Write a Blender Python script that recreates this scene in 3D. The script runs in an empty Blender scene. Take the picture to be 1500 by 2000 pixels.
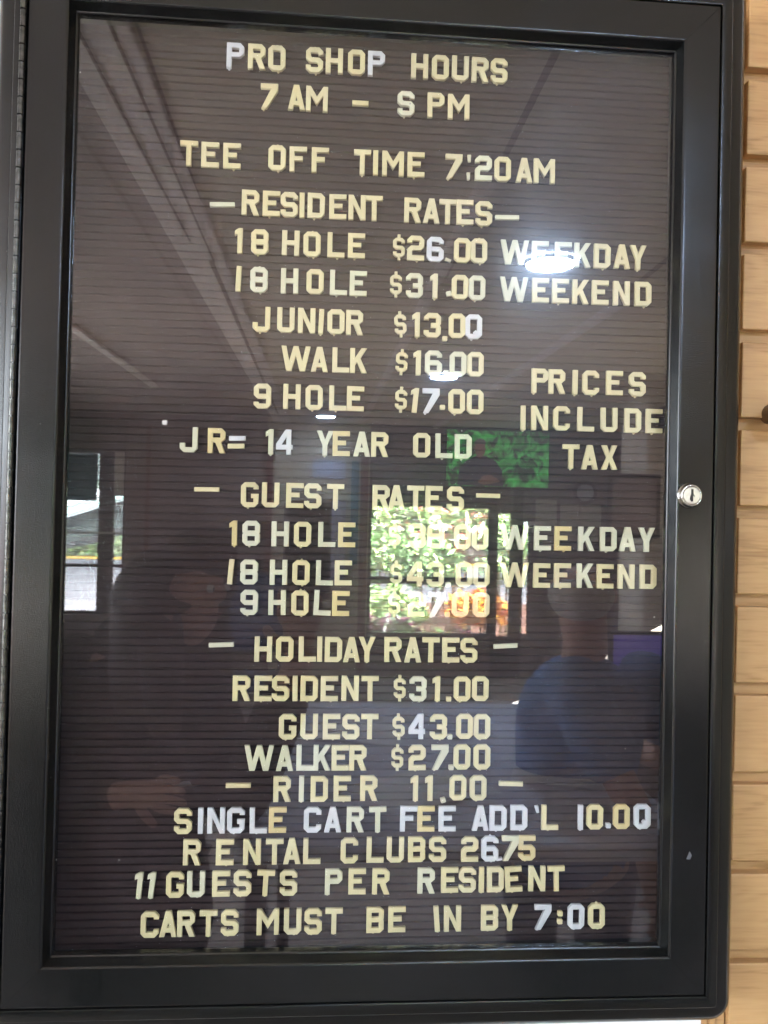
import bpy, bmesh, math, random
from mathutils import Vector, Matrix, Euler
random.seed(7)
sc = bpy.context.scene
COL = sc.collection

# ------------------------------------------------------------ camera
cam_data = bpy.data.cameras.new("camera")
cam = bpy.data.objects.new("camera", cam_data)
COL.objects.link(cam)
cam_data.sensor_fit = 'VERTICAL'
cam_data.sensor_height = 24.0
cam_data.lens = 1500.0 / 2000.0 * 24.0
cam_data.clip_start = 0.001
cam_data.clip_end = 200.0
CR, CF = Vector((0.99732009, -0.06957576, 0.02262429)), Vector((0.06929123, 0.9975101, 0.01312696))
CU = CR.cross(CF)
CAMPOS = Vector((-0.03433922, -0.60465188, -0.02683835))
m3 = Matrix((CR, CU, -CF)).transposed()
cam.matrix_world = Matrix.Translation(CAMPOS) @ m3.to_4x4()
sc.camera = cam
sc.render.resolution_x, sc.render.resolution_y = 768, 1024
sc.cycles.filter_width = 1.5
sc.cycles.max_bounces = 10
sc.cycles.transparent_max_bounces = 16
sc.cycles.sample_clamp_indirect = 0.0
sc.cycles.caustics_reflective = False
sc.cycles.caustics_refractive = False

# ------------------------------------------------------------ world, exposure
world = bpy.data.worlds.new("World")
sc.world = world
world.use_nodes = True
bgn = world.node_tree.nodes["Background"]
bgn.inputs[0].default_value = (0.80, 0.90, 1.0, 1)
bgn.inputs[1].default_value = 17.0
sc.view_settings.view_transform = 'Standard'
sc.view_settings.look = 'None'
sc.view_settings.exposure = 0.26
sc.view_settings.gamma = 1.0

# ------------------------------------------------------------ lamps: garden daylight, added room fill
def area(name, loc, target, sx, sy, radiance, color):
    l = bpy.data.lights.new(name, 'AREA')
    l.shape = 'RECTANGLE'; l.size = sx; l.size_y = sy
    l.energy = radiance * math.pi * sx * sy
    l.color = color
    o = bpy.data.objects.new(name, l); COL.objects.link(o)
    o.location = loc
    o.rotation_euler = (Vector(target) - Vector(loc)).to_track_quat('-Z', 'Y').to_euler()
    return o
area("left_side_fill", (-2.98, -2.6, 0.05), (0, -2.6, 1.0), 4.0, 1.3, 1.0, (0.84, 0.92, 1.0))  # unseen fill lamp added in the left side opening
area("garden_daylight", (0.0, -5.0, 7.5), (0.0, -12.5, -1.5), 12.0, 6.0, 560.0, (1.0, 0.97, 0.9))
LAMP = 620.0
for sx in (-1, 1):   # unseen fill lamps added in side troughs to brighten the ceiling
    area('ceiling_fill_lamp', (sx * 2.74, -3.3, -0.02), (sx * 2.2, -3.3, 1.0), 0.16, 5.6, 25.0, (1.0, 0.89, 0.76))

# ------------------------------------------------------------ materials
def nd(nt, t, **kw):
    n = nt.nodes.new(t)
    for k, v in kw.items():
        setattr(n, k, v)
    return n
def mat(name, c, rough=0.6, metal=0.0, c2=None, scale=8.0, bump=0.0, bscale=200.0, stretch=(1, 1, 1), spec=0.5, emit=None, es=0.0, jitter=0.0):
    """procedural: two-colour noise, fine bump"""
    m = bpy.data.materials.new(name); m.use_nodes = True
    nt = m.node_tree; b = nt.nodes["Principled BSDF"]
    b.inputs["Roughness"].default_value = rough
    b.inputs["Metallic"].default_value = metal
    b.inputs["Specular IOR Level"].default_value = spec
    tc = nd(nt, 'ShaderNodeTexCoord'); mp = nd(nt, 'ShaderNodeMapping')
    mp.inputs['Scale'].default_value = stretch
    nt.links.new(tc.outputs['Object'], mp.inputs['Vector'])
    n = nd(nt, 'ShaderNodeTexNoise'); n.inputs['Scale'].default_value = scale
    n.inputs['Detail'].default_value = 5
    nt.links.new(mp.outputs[0], n.inputs['Vector'])
    r = nd(nt, 'ShaderNodeValToRGB')
    c2 = c2 or tuple(x * 0.85 for x in c)
    r.color_ramp.elements[0].position = 0.35; r.color_ramp.elements[0].color = (*c2, 1)
    r.color_ramp.elements[1].position = 0.68; r.color_ramp.elements[1].color = (*c, 1)
    nt.links.new(n.outputs['Fac'], r.inputs[0])
    out = r.outputs[0]
    if jitter:
        oi = nd(nt, 'ShaderNodeObjectInfo'); hs = nd(nt, 'ShaderNodeHueSaturation')
        ma = nd(nt, 'ShaderNodeMath', operation='MULTIPLY_ADD'); ma.inputs[1].default_value = jitter; ma.inputs[2].default_value = 1 - jitter / 2
        nt.links.new(oi.outputs['Random'], ma.inputs[0]); nt.links.new(ma.outputs[0], hs.inputs['Saturation'])
        nt.links.new(out, hs.inputs['Color']); out = hs.outputs[0]
    nt.links.new(out, b.inputs['Base Color'])
    if bump:
        n2 = nd(nt, 'ShaderNodeTexNoise'); n2.inputs['Scale'].default_value = bscale; n2.inputs['Detail'].default_value = 3
        nt.links.new(mp.outputs[0], n2.inputs['Vector'])
        bp = nd(nt, 'ShaderNodeBump'); bp.inputs['Strength'].default_value = bump; bp.inputs['Distance'].default_value = 0.001
        nt.links.new(n2.outputs['Fac'], bp.inputs['Height']); nt.links.new(bp.outputs[0], b.inputs['Normal'])
    if emit:
        b.inputs['Emission Color'].default_value = (*emit, 1); b.inputs['Emission Strength'].default_value = es
    return m

M = {}
M['metal'] = mat('black_anodised_metal', (0.0035, 0.0042, 0.0038), 0.20, 0.0, (0.0055, 0.006, 0.0055), 30, 0.10, 900, spec=0.42)
M['metal_door'] = mat('black_satin_door_metal', (0.0035, 0.0042, 0.0040), 0.17, 0.0, (0.0055, 0.006, 0.006), 22, 0.10, 1100, spec=0.46)
M['hinge'] = mat('worn_dark_hinge_metal', (0.13, 0.13, 0.12), 0.26, 0.8, (0.05, 0.05, 0.045), 160, 0.2, 900)
M['liner'] = mat('black_case_liner', (0.012, 0.012, 0.012), 0.6)
M['felt'] = mat('dark_brown_felt_board', (0.039, 0.027, 0.029), 0.95, 0.0, (0.031, 0.021, 0.023), 35, 0.5, 2500, spec=0.1)
M['chrome'] = mat('polished_nickel', (0.60, 0.58, 0.54), 0.13, 1.0, (0.45, 0.43, 0.40), 300, 0.15, 2500)
M['plugm'] = mat('brushed_lock_face', (0.62, 0.57, 0.49), 0.36, 1.0, (0.50, 0.46, 0.39), 400, 0.2, 3000)
M['dark'] = mat('dark_slot', (0.01, 0.009, 0.008), 0.7)
M['L_c'] = mat('cream_plastic', (0.616, 0.528, 0.312), 0.42, 0, (0.607, 0.519, 0.304), 120, 0.12, 700, jitter=0.14)
M['L_p'] = mat('pale_cream_plastic', (0.590, 0.563, 0.418), 0.42, 0, (0.568, 0.541, 0.396), 120, 0.25, 700, jitter=0.2)
M['L_w'] = mat('white_plastic', (0.581, 0.572, 0.607), 0.42, 0, (0.563, 0.554, 0.581), 120, 0.25, 700, jitter=0.3)
M['L_y'] = mat('yellowed_plastic', (0.607, 0.480, 0.229), 0.42, 0, (0.590, 0.462, 0.220), 120, 0.25, 700, jitter=0.15)
M['plaster'] = mat('white_plaster', (0.80, 0.79, 0.76), 0.8, 0, (0.76, 0.75, 0.72), 6, 0.2, 300)
M['ceil'] = mat('off_white_ceiling_paint', (0.70, 0.61, 0.50), 0.8, 0, (0.66, 0.57, 0.47), 2, 0.3, 120)
M['ceil2'] = mat('beige_ceiling_paint', (0.44, 0.37, 0.34), 0.8, 0, (0.40, 0.335, 0.31), 2, 0.3, 120)
M['ceil3'] = mat('white_ceiling_paint', (0.74, 0.65, 0.55), 0.8, 0, (0.70, 0.61, 0.52), 2, 0.3, 120)
M['batten'] = mat('pale_batten_paint', (0.90, 0.80, 0.76), 0.6)
M['batten_dark'] = mat('dark_joint_strip', (0.34, 0.28, 0.23), 0.7)
M['floor'] = mat('brown_carpet', (0.33, 0.29, 0.27), 0.9, 0, (0.25, 0.22, 0.205), 30)
M['wallbrown'] = mat('brown_panelling', (0.22, 0.17, 0.15), 0.7, 0, (0.17, 0.13, 0.115), 4, stretch=(1, 1, 0.1))
M['walltan'] = mat('tan_wall_paint', (0.50, 0.42, 0.31), 0.8, 0, (0.45, 0.37, 0.27), 3)
M['beige'] = mat('beige_paint', (0.62, 0.54, 0.46), 0.7, 0, (0.56, 0.48, 0.41), 3)
M['darkframe'] = mat('dark_window_frame', (0.035, 0.032, 0.035), 0.45)
M['redwood'] = mat('red_brown_trim', (0.16, 0.055, 0.04), 0.5)
M['teal'] = mat('teal_fabric', (0.07, 0.20, 0.24), 0.8)
M['greyshade'] = mat('grey_roller_shade', (0.14, 0.13, 0.12), 0.8)
M['sign'] = mat('pale_grey_sign', (0.50, 0.49, 0.56), 0.5)
M['pale'] = mat('pale_lilac_curtain', (0.40, 0.37, 0.45), 0.9)
M['black'] = mat('black_plastic', (0.012, 0.012, 0.013), 0.35)
M['navy'] = mat('navy_cotton', (0.13, 0.24, 0.46), 0.95, 0, (0.085, 0.165, 0.33), 20, 0.4, 400)
M['tealshirt'] = mat('teal_cotton', (0.03, 0.14, 0.20), 0.95)
M['maroon'] = mat('dark_maroon_cotton', (0.016, 0.008, 0.010), 0.95, 0, (0.010, 0.006, 0.008), 20)
M['jeans'] = mat('dark_blue_denim', (0.03, 0.04, 0.07), 0.95)
M['skin'] = mat('skin', (0.50, 0.28, 0.20), 0.55, 0, (0.44, 0.23, 0.16), 30)
M['brownhair'] = mat('dark_brown_hair', (0.018, 0.011, 0.008), 0.6, 0, (0.010, 0.006, 0.005), 80, stretch=(1, 1, 0.08))
M['greyhair'] = mat('grey_hair', (0.55, 0.50, 0.46), 0.7, 0, (0.42, 0.38, 0.35), 80)
M['paper'] = mat('white_paper', (0.75, 0.75, 0.78), 0.8)
M['tabletop'] = mat('pale_blue_grey_laminate', (0.58, 0.59, 0.68), 0.85, 0, (0.48, 0.49, 0.58), 3, spec=0.2)
M['blue'] = mat('grey_blue_fabric', (0.05, 0.07, 0.13), 0.9)
M['leaf'] = mat('green_leaves', (0.36, 0.54, 0.27), 0.6, 0, (0.16, 0.34, 0.10), 3)
M['leaf2'] = mat('yellow_green_leaves', (0.55, 0.66, 0.38), 0.6, 0, (0.34, 0.5, 0.18), 3)
M['leafd'] = mat('dark_green_leaves', (0.14, 0.25, 0.12), 0.6, 0, (0.09, 0.17, 0.08), 3)
M['purple'] = mat('purple_leaves', (0.38, 0.12, 0.24), 0.6, 0, (0.22, 0.08, 0.14), 5)
M['orange'] = mat('orange_petals', (0.95, 0.48, 0.05), 0.6, 0, (0.95, 0.34, 0.03), 6)
M['pinkf'] = mat('pink_petals', (0.85, 0.32, 0.30), 0.6, 0, (0.8, 0.16, 0.12), 6)
M['whitef'] = mat('white_petals', (0.85, 0.85, 0.85), 0.6)
M['trunk'] = mat('bark', (0.12, 0.08, 0.05), 0.9)
M['soil'] = mat('red_brown_mulch', (0.22, 0.10, 0.07), 0.95, 0, (0.12, 0.06, 0.05), 12)
M['road'] = mat('sunlit_pale_paving', (0.27, 0.27, 0.31), 0.9, 0, (0.18, 0.18, 0.215), 1.2)
M['yellow'] = mat('yellow_kerb_paint', (0.8, 0.5, 0.08), 0.7)
M['awn'] = mat('white_awning_edge', (0.45, 0.52, 0.56), 0.7)
M['awn2'] = mat('pale_teal_awning', (0.30, 0.50, 0.52), 0.7)
M['roofd'] = mat('dark_teal_roof', (0.03, 0.045, 0.05), 0.8)
M['led'] = mat('lit_led_diffuser', (0.8, 0.8, 0.8), 0.5, emit=(0.48, 0.68, 1.0), es=LAMP)
M['bluescreen'] = mat('blue_screen', (0.02, 0.02, 0.1), 0.3, emit=(0.22, 0.16, 0.75), es=1.1)
M['glow'] = mat('small_lit_bulb', (0.8, 0.8, 0.8), 0.5, emit=(1, 1, 1), es=9.0)

def wear(m, lo, hi):
    # faint handling marks: roughness clouds, fine vertical scratches and pale dust specks
    nt = m.node_tree; b = nt.nodes['Principled BSDF']
    tc = nd(nt, 'ShaderNodeTexCoord')
    n = nd(nt, 'ShaderNodeTexNoise'); n.inputs['Scale'].default_value = 9; n.inputs['Detail'].default_value = 7; n.inputs['Roughness'].default_value = 0.65
    nt.links.new(tc.outputs['Object'], n.inputs['Vector'])
    mp = nd(nt, 'ShaderNodeMapping'); mp.inputs['Scale'].default_value = (900, 900, 14); mp.inputs['Rotation'].default_value = (0, 0.12, 0)
    nt.links.new(tc.outputs['Object'], mp.inputs[0])
    n2 = nd(nt, 'ShaderNodeTexNoise'); n2.inputs['Scale'].default_value = 1.0; n2.inputs['Detail'].default_value = 2
    nt.links.new(mp.outputs[0], n2.inputs['Vector'])
    ad = nd(nt, 'ShaderNodeMath', operation='MULTIPLY_ADD'); ad.inputs[1].default_value = 0.35
    nt.links.new(n2.outputs['Fac'], ad.inputs[0]); nt.links.new(n.outputs['Fac'], ad.inputs[2])
    r = nd(nt, 'ShaderNodeMapRange'); r.inputs['From Min'].default_value = 0.45; r.inputs['From Max'].default_value = 0.95
    r.inputs['To Min'].default_value = lo; r.inputs['To Max'].default_value = hi
    nt.links.new(ad.outputs[0], r.inputs['Value']); nt.links.new(r.outputs[0], b.inputs['Roughness'])
    v = nd(nt, 'ShaderNodeTexVoronoi'); v.inputs['Scale'].default_value = 70; nt.links.new(tc.outputs['Object'], v.inputs['Vector'])
    lt = nd(nt, 'ShaderNodeMath', operation='LESS_THAN'); lt.inputs[1].default_value = 0.035; nt.links.new(v.outputs['Distance'], lt.inputs[0])
    sc_ = nd(nt, 'ShaderNodeSeparateColor'); nt.links.new(v.outputs['Color'], sc_.inputs[0])
    g = nd(nt, 'ShaderNodeMath', operation='GREATER_THAN'); g.inputs[1].default_value = 0.72; nt.links.new(sc_.outputs[0], g.inputs[0])
    mu = nd(nt, 'ShaderNodeMath', operation='MULTIPLY'); nt.links.new(lt.outputs[0], mu.inputs[0]); nt.links.new(g.outputs[0], mu.inputs[1])
    m2 = nd(nt, 'ShaderNodeMath', operation='MULTIPLY'); nt.links.new(mu.outputs[0], m2.inputs[0]); m2.inputs[1].default_value = 0.5
    mc = nd(nt, 'ShaderNodeMix', data_type='RGBA')
    src = b.inputs['Base Color'].links[0].from_socket
    nt.links.new(m2.outputs[0], mc.inputs[0]); nt.links.new(src, mc.inputs[6]); mc.inputs[7].default_value = (0.12, 0.12, 0.11, 1)
    nt.links.new(mc.outputs[2], b.inputs['Base Color'])
wear(M['metal'], 0.14, 0.30); wear(M['metal_door'], 0.12, 0.28)
def oak(name, seed):
    m = bpy.data.materials.new(name); m.use_nodes = True
    nt = m.node_tree; b = nt.nodes["Principled BSDF"]
    b.inputs['Roughness'].default_value = 0.48
    tc = nd(nt, 'ShaderNodeTexCoord'); oi = nd(nt, 'ShaderNodeObjectInfo')
    off = nd(nt, 'ShaderNodeVectorMath', operation='SCALE'); cx = nd(nt, 'ShaderNodeCombineXYZ')
    nt.links.new(oi.outputs['Random'], cx.inputs[0]); nt.links.new(oi.outputs['Random'], cx.inputs[1]); nt.links.new(oi.outputs['Random'], cx.inputs[2])
    nt.links.new(cx.outputs[0], off.inputs[0]); off.inputs['Scale'].default_value = 37.0 + seed
    add = nd(nt, 'ShaderNodeVectorMath', operation='ADD')
    nt.links.new(tc.outputs['Object'], add.inputs[0]); nt.links.new(off.outputs[0], add.inputs[1])
    mp = nd(nt, 'ShaderNodeMapping'); mp.inputs['Scale'].default_value = (3.2, 10, 16)
    nt.links.new(add.outputs[0], mp.inputs[0])
    # growth-ring lines: wave over a distorted field
    n0 = nd(nt, 'ShaderNodeTexNoise'); n0.inputs['Scale'].default_value = 1.4; n0.inputs['Detail'].default_value = 2; n0.inputs['Distortion'].default_value = 0.6
    nt.links.new(mp.outputs[0], n0.inputs['Vector'])
    mu = nd(nt, 'ShaderNodeMath', operation='MULTIPLY'); mu.inputs[1].default_value = 46
    nt.links.new(n0.outputs['Fac'], mu.inputs[0])
    si = nd(nt, 'ShaderNodeMath', operation='SINE'); nt.links.new(mu.outputs[0], si.inputs[0])
    # fine pores
    mp2 = nd(nt, 'ShaderNodeMapping'); mp2.inputs['Scale'].default_value = (30, 200, 420)
    nt.links.new(add.outputs[0], mp2.inputs[0])
    n1 = nd(nt, 'ShaderNodeTexNoise'); n1.inputs['Scale'].default_value = 1.0; n1.inputs['Detail'].default_value = 4
    nt.links.new(mp2.outputs[0], n1.inputs['Vector'])
    n2 = nd(nt, 'ShaderNodeTexNoise'); n2.inputs['Scale'].default_value = 1.2; n2.inputs['Detail'].default_value = 2
    nt.links.new(mp.outputs[0], n2.inputs['Vector'])
    mx1 = nd(nt, 'ShaderNodeMath', operation='MULTIPLY_ADD'); mx1.inputs[1].default_value = 0.09; mx1.inputs[2].default_value = 0.0
    nt.links.new(si.outputs[0], mx1.inputs[0])
    mx2 = nd(nt, 'ShaderNodeMath', operation='MULTIPLY_ADD'); mx2.inputs[1].default_value = 0.75
    nt.links.new(n1.outputs['Fac'], mx2.inputs[0]); nt.links.new(mx1.outputs[0], mx2.inputs[2])
    mx3 = nd(nt, 'ShaderNodeMath', operation='MULTIPLY_ADD'); mx3.inputs[1].default_value = 0.62
    nt.links.new(n2.outputs['Fac'], mx3.inputs[0]); nt.links.new(mx2.outputs[0], mx3.inputs[2])
    r = nd(nt, 'ShaderNodeValToRGB')
    e = r.color_ramp.elements
    e[0].position = 0.35; e[0].color = (0.33, 0.172, 0.064, 1)
    e[1].position = 0.95; e[1].color = (0.545, 0.330, 0.147, 1)
    k = e.new(0.62); k.color = (0.49, 0.286, 0.121, 1)
    nt.links.new(mx3.outputs[0], r.inputs[0]); nt.links.new(r.outputs[0], b.inputs['Base Color'])
    bp = nd(nt, 'ShaderNodeBump'); bp.inputs['Strength'].default_value = 0.15; bp.inputs['Distance'].default_value = 0.0008
    nt.links.new(n1.outputs['Fac'], bp.inputs['Height']); nt.links.new(bp.outputs[0], b.inputs['Normal'])
    return m
M['oak'] = oak('light_oak_veneer', 0)
M['oakb'] = oak('light_oak_backing', 5)

def glass_front():
    m = bpy.data.materials.new('smudge_bloom_door_glass'); m.use_nodes = True
    nt = m.node_tree; nt.nodes.clear()
    out = nd(nt, 'ShaderNodeOutputMaterial')
    tr = nd(nt, 'ShaderNodeBsdfTransparent'); tr.inputs[0].default_value = (0.955, 0.965, 0.96, 1)
    g1 = nd(nt, 'ShaderNodeBsdfGlossy'); g1.inputs['Roughness'].default_value = 0.012
    g2 = nd(nt, 'ShaderNodeBsdfGlossy'); g2.inputs['Roughness'].default_value = 0.34
    g2.inputs['Anisotropy'].default_value = 0.35
    tc = nd(nt, 'ShaderNodeTexCoord'); mp = nd(nt, 'ShaderNodeMapping'); mp.inputs['Rotation'].default_value = (0, 0.6, 0); mp.inputs['Scale'].default_value = (5, 5, 2.2)
    nt.links.new(tc.outputs['Object'], mp.inputs[0])
    n = nd(nt, 'ShaderNodeTexNoise'); n.inputs['Scale'].default_value = 2.4; n.inputs['Detail'].default_value = 6; n.inputs['Distortion'].default_value = 0.8
    nt.links.new(mp.outputs[0], n.inputs['Vector'])
    mr = nd(nt, 'ShaderNodeMapRange'); mr.inputs['From Min'].default_value = 0.35; mr.inputs['From Max'].default_value = 0.7
    mr.inputs['To Min'].default_value = 0.10; mr.inputs['To Max'].default_value = 0.26
    nt.links.new(n.outputs['Fac'], mr.inputs['Value'])
    g3 = nd(nt, 'ShaderNodeBsdfGlossy'); g3.inputs['Roughness'].default_value = 0.145  # rough lobes imitate lens bloom around the downlights
    mh = nd(nt, 'ShaderNodeMixShader'); mh.inputs[0].default_value = 0.42
    nt.links.new(g2.outputs[0], mh.inputs[1]); nt.links.new(g3.outputs[0], mh.inputs[2])
    mg = nd(nt, 'ShaderNodeMixShader')
    nt.links.new(mr.outputs[0], mg.inputs[0]); nt.links.new(g1.outputs[0], mg.inputs[1]); nt.links.new(mh.outputs[0], mg.inputs[2])
    fr = nd(nt, 'ShaderNodeFresnel'); ge = nd(nt, 'ShaderNodeNewGeometry')
    io = nd(nt, 'ShaderNodeMapRange'); io.inputs['To Min'].default_value = 1.93; io.inputs['To Max'].default_value = 1 / 1.93
    nt.links.new(ge.outputs['Backfacing'], io.inputs['Value']); nt.links.new(io.outputs[0], fr.inputs['IOR'])
    mx = nd(nt, 'ShaderNodeMixShader')
    nt.links.new(fr.outputs[0], mx.inputs[0]); nt.links.new(tr.outputs[0], mx.inputs[1]); nt.links.new(mg.outputs[0], mx.inputs[2])
    # sparse dust specks
    vo = nd(nt, 'ShaderNodeTexVoronoi'); vo.inputs['Scale'].default_value = 42
    nt.links.new(tc.outputs['Object'], vo.inputs['Vector'])
    lt = nd(nt, 'ShaderNodeMath', operation='LESS_THAN'); lt.inputs[1].default_value = 0.030
    nt.links.new(vo.outputs['Distance'], lt.inputs[0])
    sx = nd(nt, 'ShaderNodeSeparateColor'); nt.links.new(vo.outputs['Color'], sx.inputs[0])
    gt = nd(nt, 'ShaderNodeMath', operation='GREATER_THAN'); gt.inputs[1].default_value = 0.80
    nt.links.new(sx.outputs[0], gt.inputs[0])
    mm = nd(nt, 'ShaderNodeMath', operation='MULTIPLY'); nt.links.new(lt.outputs[0], mm.inputs[0]); nt.links.new(gt.outputs[0], mm.inputs[1])
    m5 = nd(nt, 'ShaderNodeMath', operation='MULTIPLY'); nt.links.new(mm.outputs[0], m5.inputs[0]); m5.inputs[1].default_value = 0.35
    df = nd(nt, 'ShaderNodeBsdfDiffuse'); df.inputs[0].default_value = (0.8, 0.78, 0.72, 1)
    m2 = nd(nt, 'ShaderNodeMixShader')
    nt.links.new(m5.outputs[0], m2.inputs[0]); nt.links.new(mx.outputs[0], m2.inputs[1]); nt.links.new(df.outputs[0], m2.inputs[2])
    nt.links.new(m2.outputs[0], out.inputs[0])
    return m
def clear_mat(name, c):
    m = bpy.data.materials.new(name); m.use_nodes = True
    nt = m.node_tree; nt.nodes.clear()
    out = nd(nt, 'ShaderNodeOutputMaterial'); tr = nd(nt, 'ShaderNodeBsdfTransparent'); tr.inputs[0].default_value = (*c, 1)
    nt.links.new(tr.outputs[0], out.inputs[0]); return m
def pane_mat():
    m = bpy.data.materials.new('window_pane_glass'); m.use_nodes = True
    nt = m.node_tree; nt.nodes.clear()
    out = nd(nt, 'ShaderNodeOutputMaterial'); tr = nd(nt, 'ShaderNodeBsdfTransparent'); tr.inputs[0].default_value = (0.97, 0.98, 0.97, 1)
    g = nd(nt, 'ShaderNodeBsdfGlossy'); g.inputs['Roughness'].default_value = 0.02
    mx = nd(nt, 'ShaderNodeMixShader'); mx.inputs[0].default_value = 0.04
    nt.links.new(tr.outputs[0], mx.inputs[1]); nt.links.new(g.outputs[0], mx.inputs[2])
    tl = nd(nt, 'ShaderNodeBsdfTranslucent'); tl.inputs[0].default_value = (0.85, 0.86, 0.84, 1)   # pale film added to imitate daylight glare over the view
    m3_ = nd(nt, 'ShaderNodeMixShader'); m3_.inputs[0].default_value = 0.06
    nt.links.new(mx.outputs[0], m3_.inputs[1]); nt.links.new(tl.outputs[0], m3_.inputs[2]); nt.links.new(m3_.outputs[0], out.inputs[0])
    return m
M['glassf'] = glass_front(); M['glassb'] = clear_mat('glass_inner_side', (0.99, 1.0, 0.99)); M['pane'] = pane_mat()

# ------------------------------------------------------------ helpers
def mesh_obj(name, verts, faces, m, parent=None, mats=None, fm=None, smooth=False):
    me = bpy.data.meshes.new(name)
    me.from_pydata([tuple(v) for v in verts], [], faces)
    for q in (mats or [m]):
        me.materials.append(q)
    if fm:
        me.polygons.foreach_set('material_index', fm)
    if smooth:
        me.polygons.foreach_set('use_smooth', [True] * len(me.polygons))
    me.update()
    o = bpy.data.objects.new(name, me); COL.objects.link(o)
    if parent: o.parent = parent
    return o
def tag(o, label=None, cat=None, group=None, kind=None):
    if label: o['label'] = label
    if cat: o['category'] = cat
    if group: o['group'] = group
    if kind: o['kind'] = kind
    return o
def empty(name, loc=(0, 0, 0), rot=(0, 0, 0)):
    o = bpy.data.objects.new(name, None); COL.objects.link(o)
    o.location = loc; o.rotation_euler = rot; o.empty_display_size = 0.05
    return o
class MB:
    def __init__(s): s.v = []; s.f = []; s.m = []
    def add(s, v, f, mi=0):
        k = len(s.v); s.v += [tuple(p) for p in v]; s.f += [tuple(i + k for i in q) for q in f]; s.m += [mi] * len(f); return s
    def box(s, x0, x1, y0, y1, z0, z1, mi=0):
        v = [(x, y, z) for x in (x0, x1) for y in (y0, y1) for z in (z0, z1)]
        return s.add(v, [(0, 1, 3, 2), (4, 6, 7, 5), (0, 4, 5, 1), (2, 3, 7, 6), (0, 2, 6, 4), (1, 5, 7, 3)], mi)
    def cyl(s, a, b, r0, r1=None, n=16, mi=0, caps=True):
        a, b = Vector(a), Vector(b); r1 = r0 if r1 is None else r1
        d = (b - a).normalized(); u = d.orthogonal().normalized(); w = d.cross(u)
        v = [a + (u * math.cos(t) + w * math.sin(t)) * r0 for t in [2 * math.pi * i / n for i in range(n)]]
        v += [b + (u * math.cos(t) + w * math.sin(t)) * r1 for t in [2 * math.pi * i / n for i in range(n)]]
        f = [(i, (i + 1) % n, n + (i + 1) % n, n + i) for i in range(n)]
        if caps: f += [tuple(range(n - 1, -1, -1)), tuple(range(n, 2 * n))]
        return s.add(v, f, mi)
    def build(s, name, m, parent=None, bevel=0.0, smooth=False, seg=2):
        o = mesh_obj(name, s.v, s.f, None, parent, mats=m if isinstance(m, list) else [m], fm=s.m, smooth=smooth)
        if bevel:
            b = o.modifiers.new('bevel', 'BEVEL'); b.width = bevel; b.segments = seg; b.limit_method = 'ANGLE'; b.angle_limit = 0.6
        return o
def fixn(o):
    bm = bmesh.new(); bm.from_mesh(o.data); bmesh.ops.recalc_face_normals(bm, faces=bm.faces); bm.to_mesh(o.data); bm.free(); return o

# ============================================================ THE NOTICE CASE
TILT = 0.00564
case = empty('display_case', (0, 0.045, 0))
tag(case, 'black metal wall case with a glass door and a keyed lock, full of push-in letters', 'display case')
def part(o, parent=case):
    o.parent = parent
    return o
Y0 = -0.045  # parts are written in world units, the case origin sits at y=+0.045
def rel(o):
    o.location.y -= 0.045; return o

# door rails: mitred, with rounded lip, sloped reveal and glazing bead. profile = (inset from glass-side half size, y)
HX, HZ = 0.2755, 0.4025     # outer half size of the door
LX, LZ = 0.2450, 0.3715     # lip half size
def prof(w):                # along the section, s = distance inwards from door edge (w = rail width)
    return [(0.0, 0.014), (0.0, 0.0009), (0.0003, 0.0002), (0.0010, 0.0), (0.0016, 0.0), (w - 0.0030, 0.0), (w - 0.0022, 0.0), (w - 0.0015, 0.00012), (w - 0.0009, 0.00042), (w - 0.00042, 0.0009), (w - 0.0001, 0.0015), (w, 0.0022),
            (w + 0.0004, 0.0030), (w + 0.0022, 0.0085), (w + 0.0024, 0.0090), (w + 0.0032, 0.0092), (w + 0.0038, 0.0098), (w + 0.0040, 0.0108),
            (w + 0.0040, 0.0118), (w + 0.0040, 0.0160), (w - 0.006, 0.0160)]
def rail(side):
    V = []; F = []
    w = 0.0305 if side in 'LR' else 0.0310
    P = prof(w); n = len(P); g = 0.00012
    for end in (-1, 1):
        for s, y in P:
            if side in 'LR':
                sx = -1 if side == 'L' else 1
                V.append((sx * (HX - s), y, end * (HZ - s * (0.0310 / 0.0305) - g)))
            else:
                sz = -1 if side == 'B' else 1
                V.append((end * (HX - s * (0.0305 / 0.0310) - g), y, sz * (HZ - s)))
    for i in range(n):
        j = (i + 1) % n
        F.append((i, j, n + j, n + i))
    F += [tuple(range(n)), tuple(range(2 * n - 1, n - 1, -1))]
    o = fixn(mesh_obj('door_rail', V, F, M['metal_door'], case)); o.data.shade_smooth(); o.data.set_sharp_from_angle(angle=math.radians(32))
    wn = o.modifiers.new('weighted', 'WEIGHTED_NORMAL'); wn.keep_sharp = True; wn.weight = 100
    return rel(o)
for s_ in 'LRTB':
    rail(s_)

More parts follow.
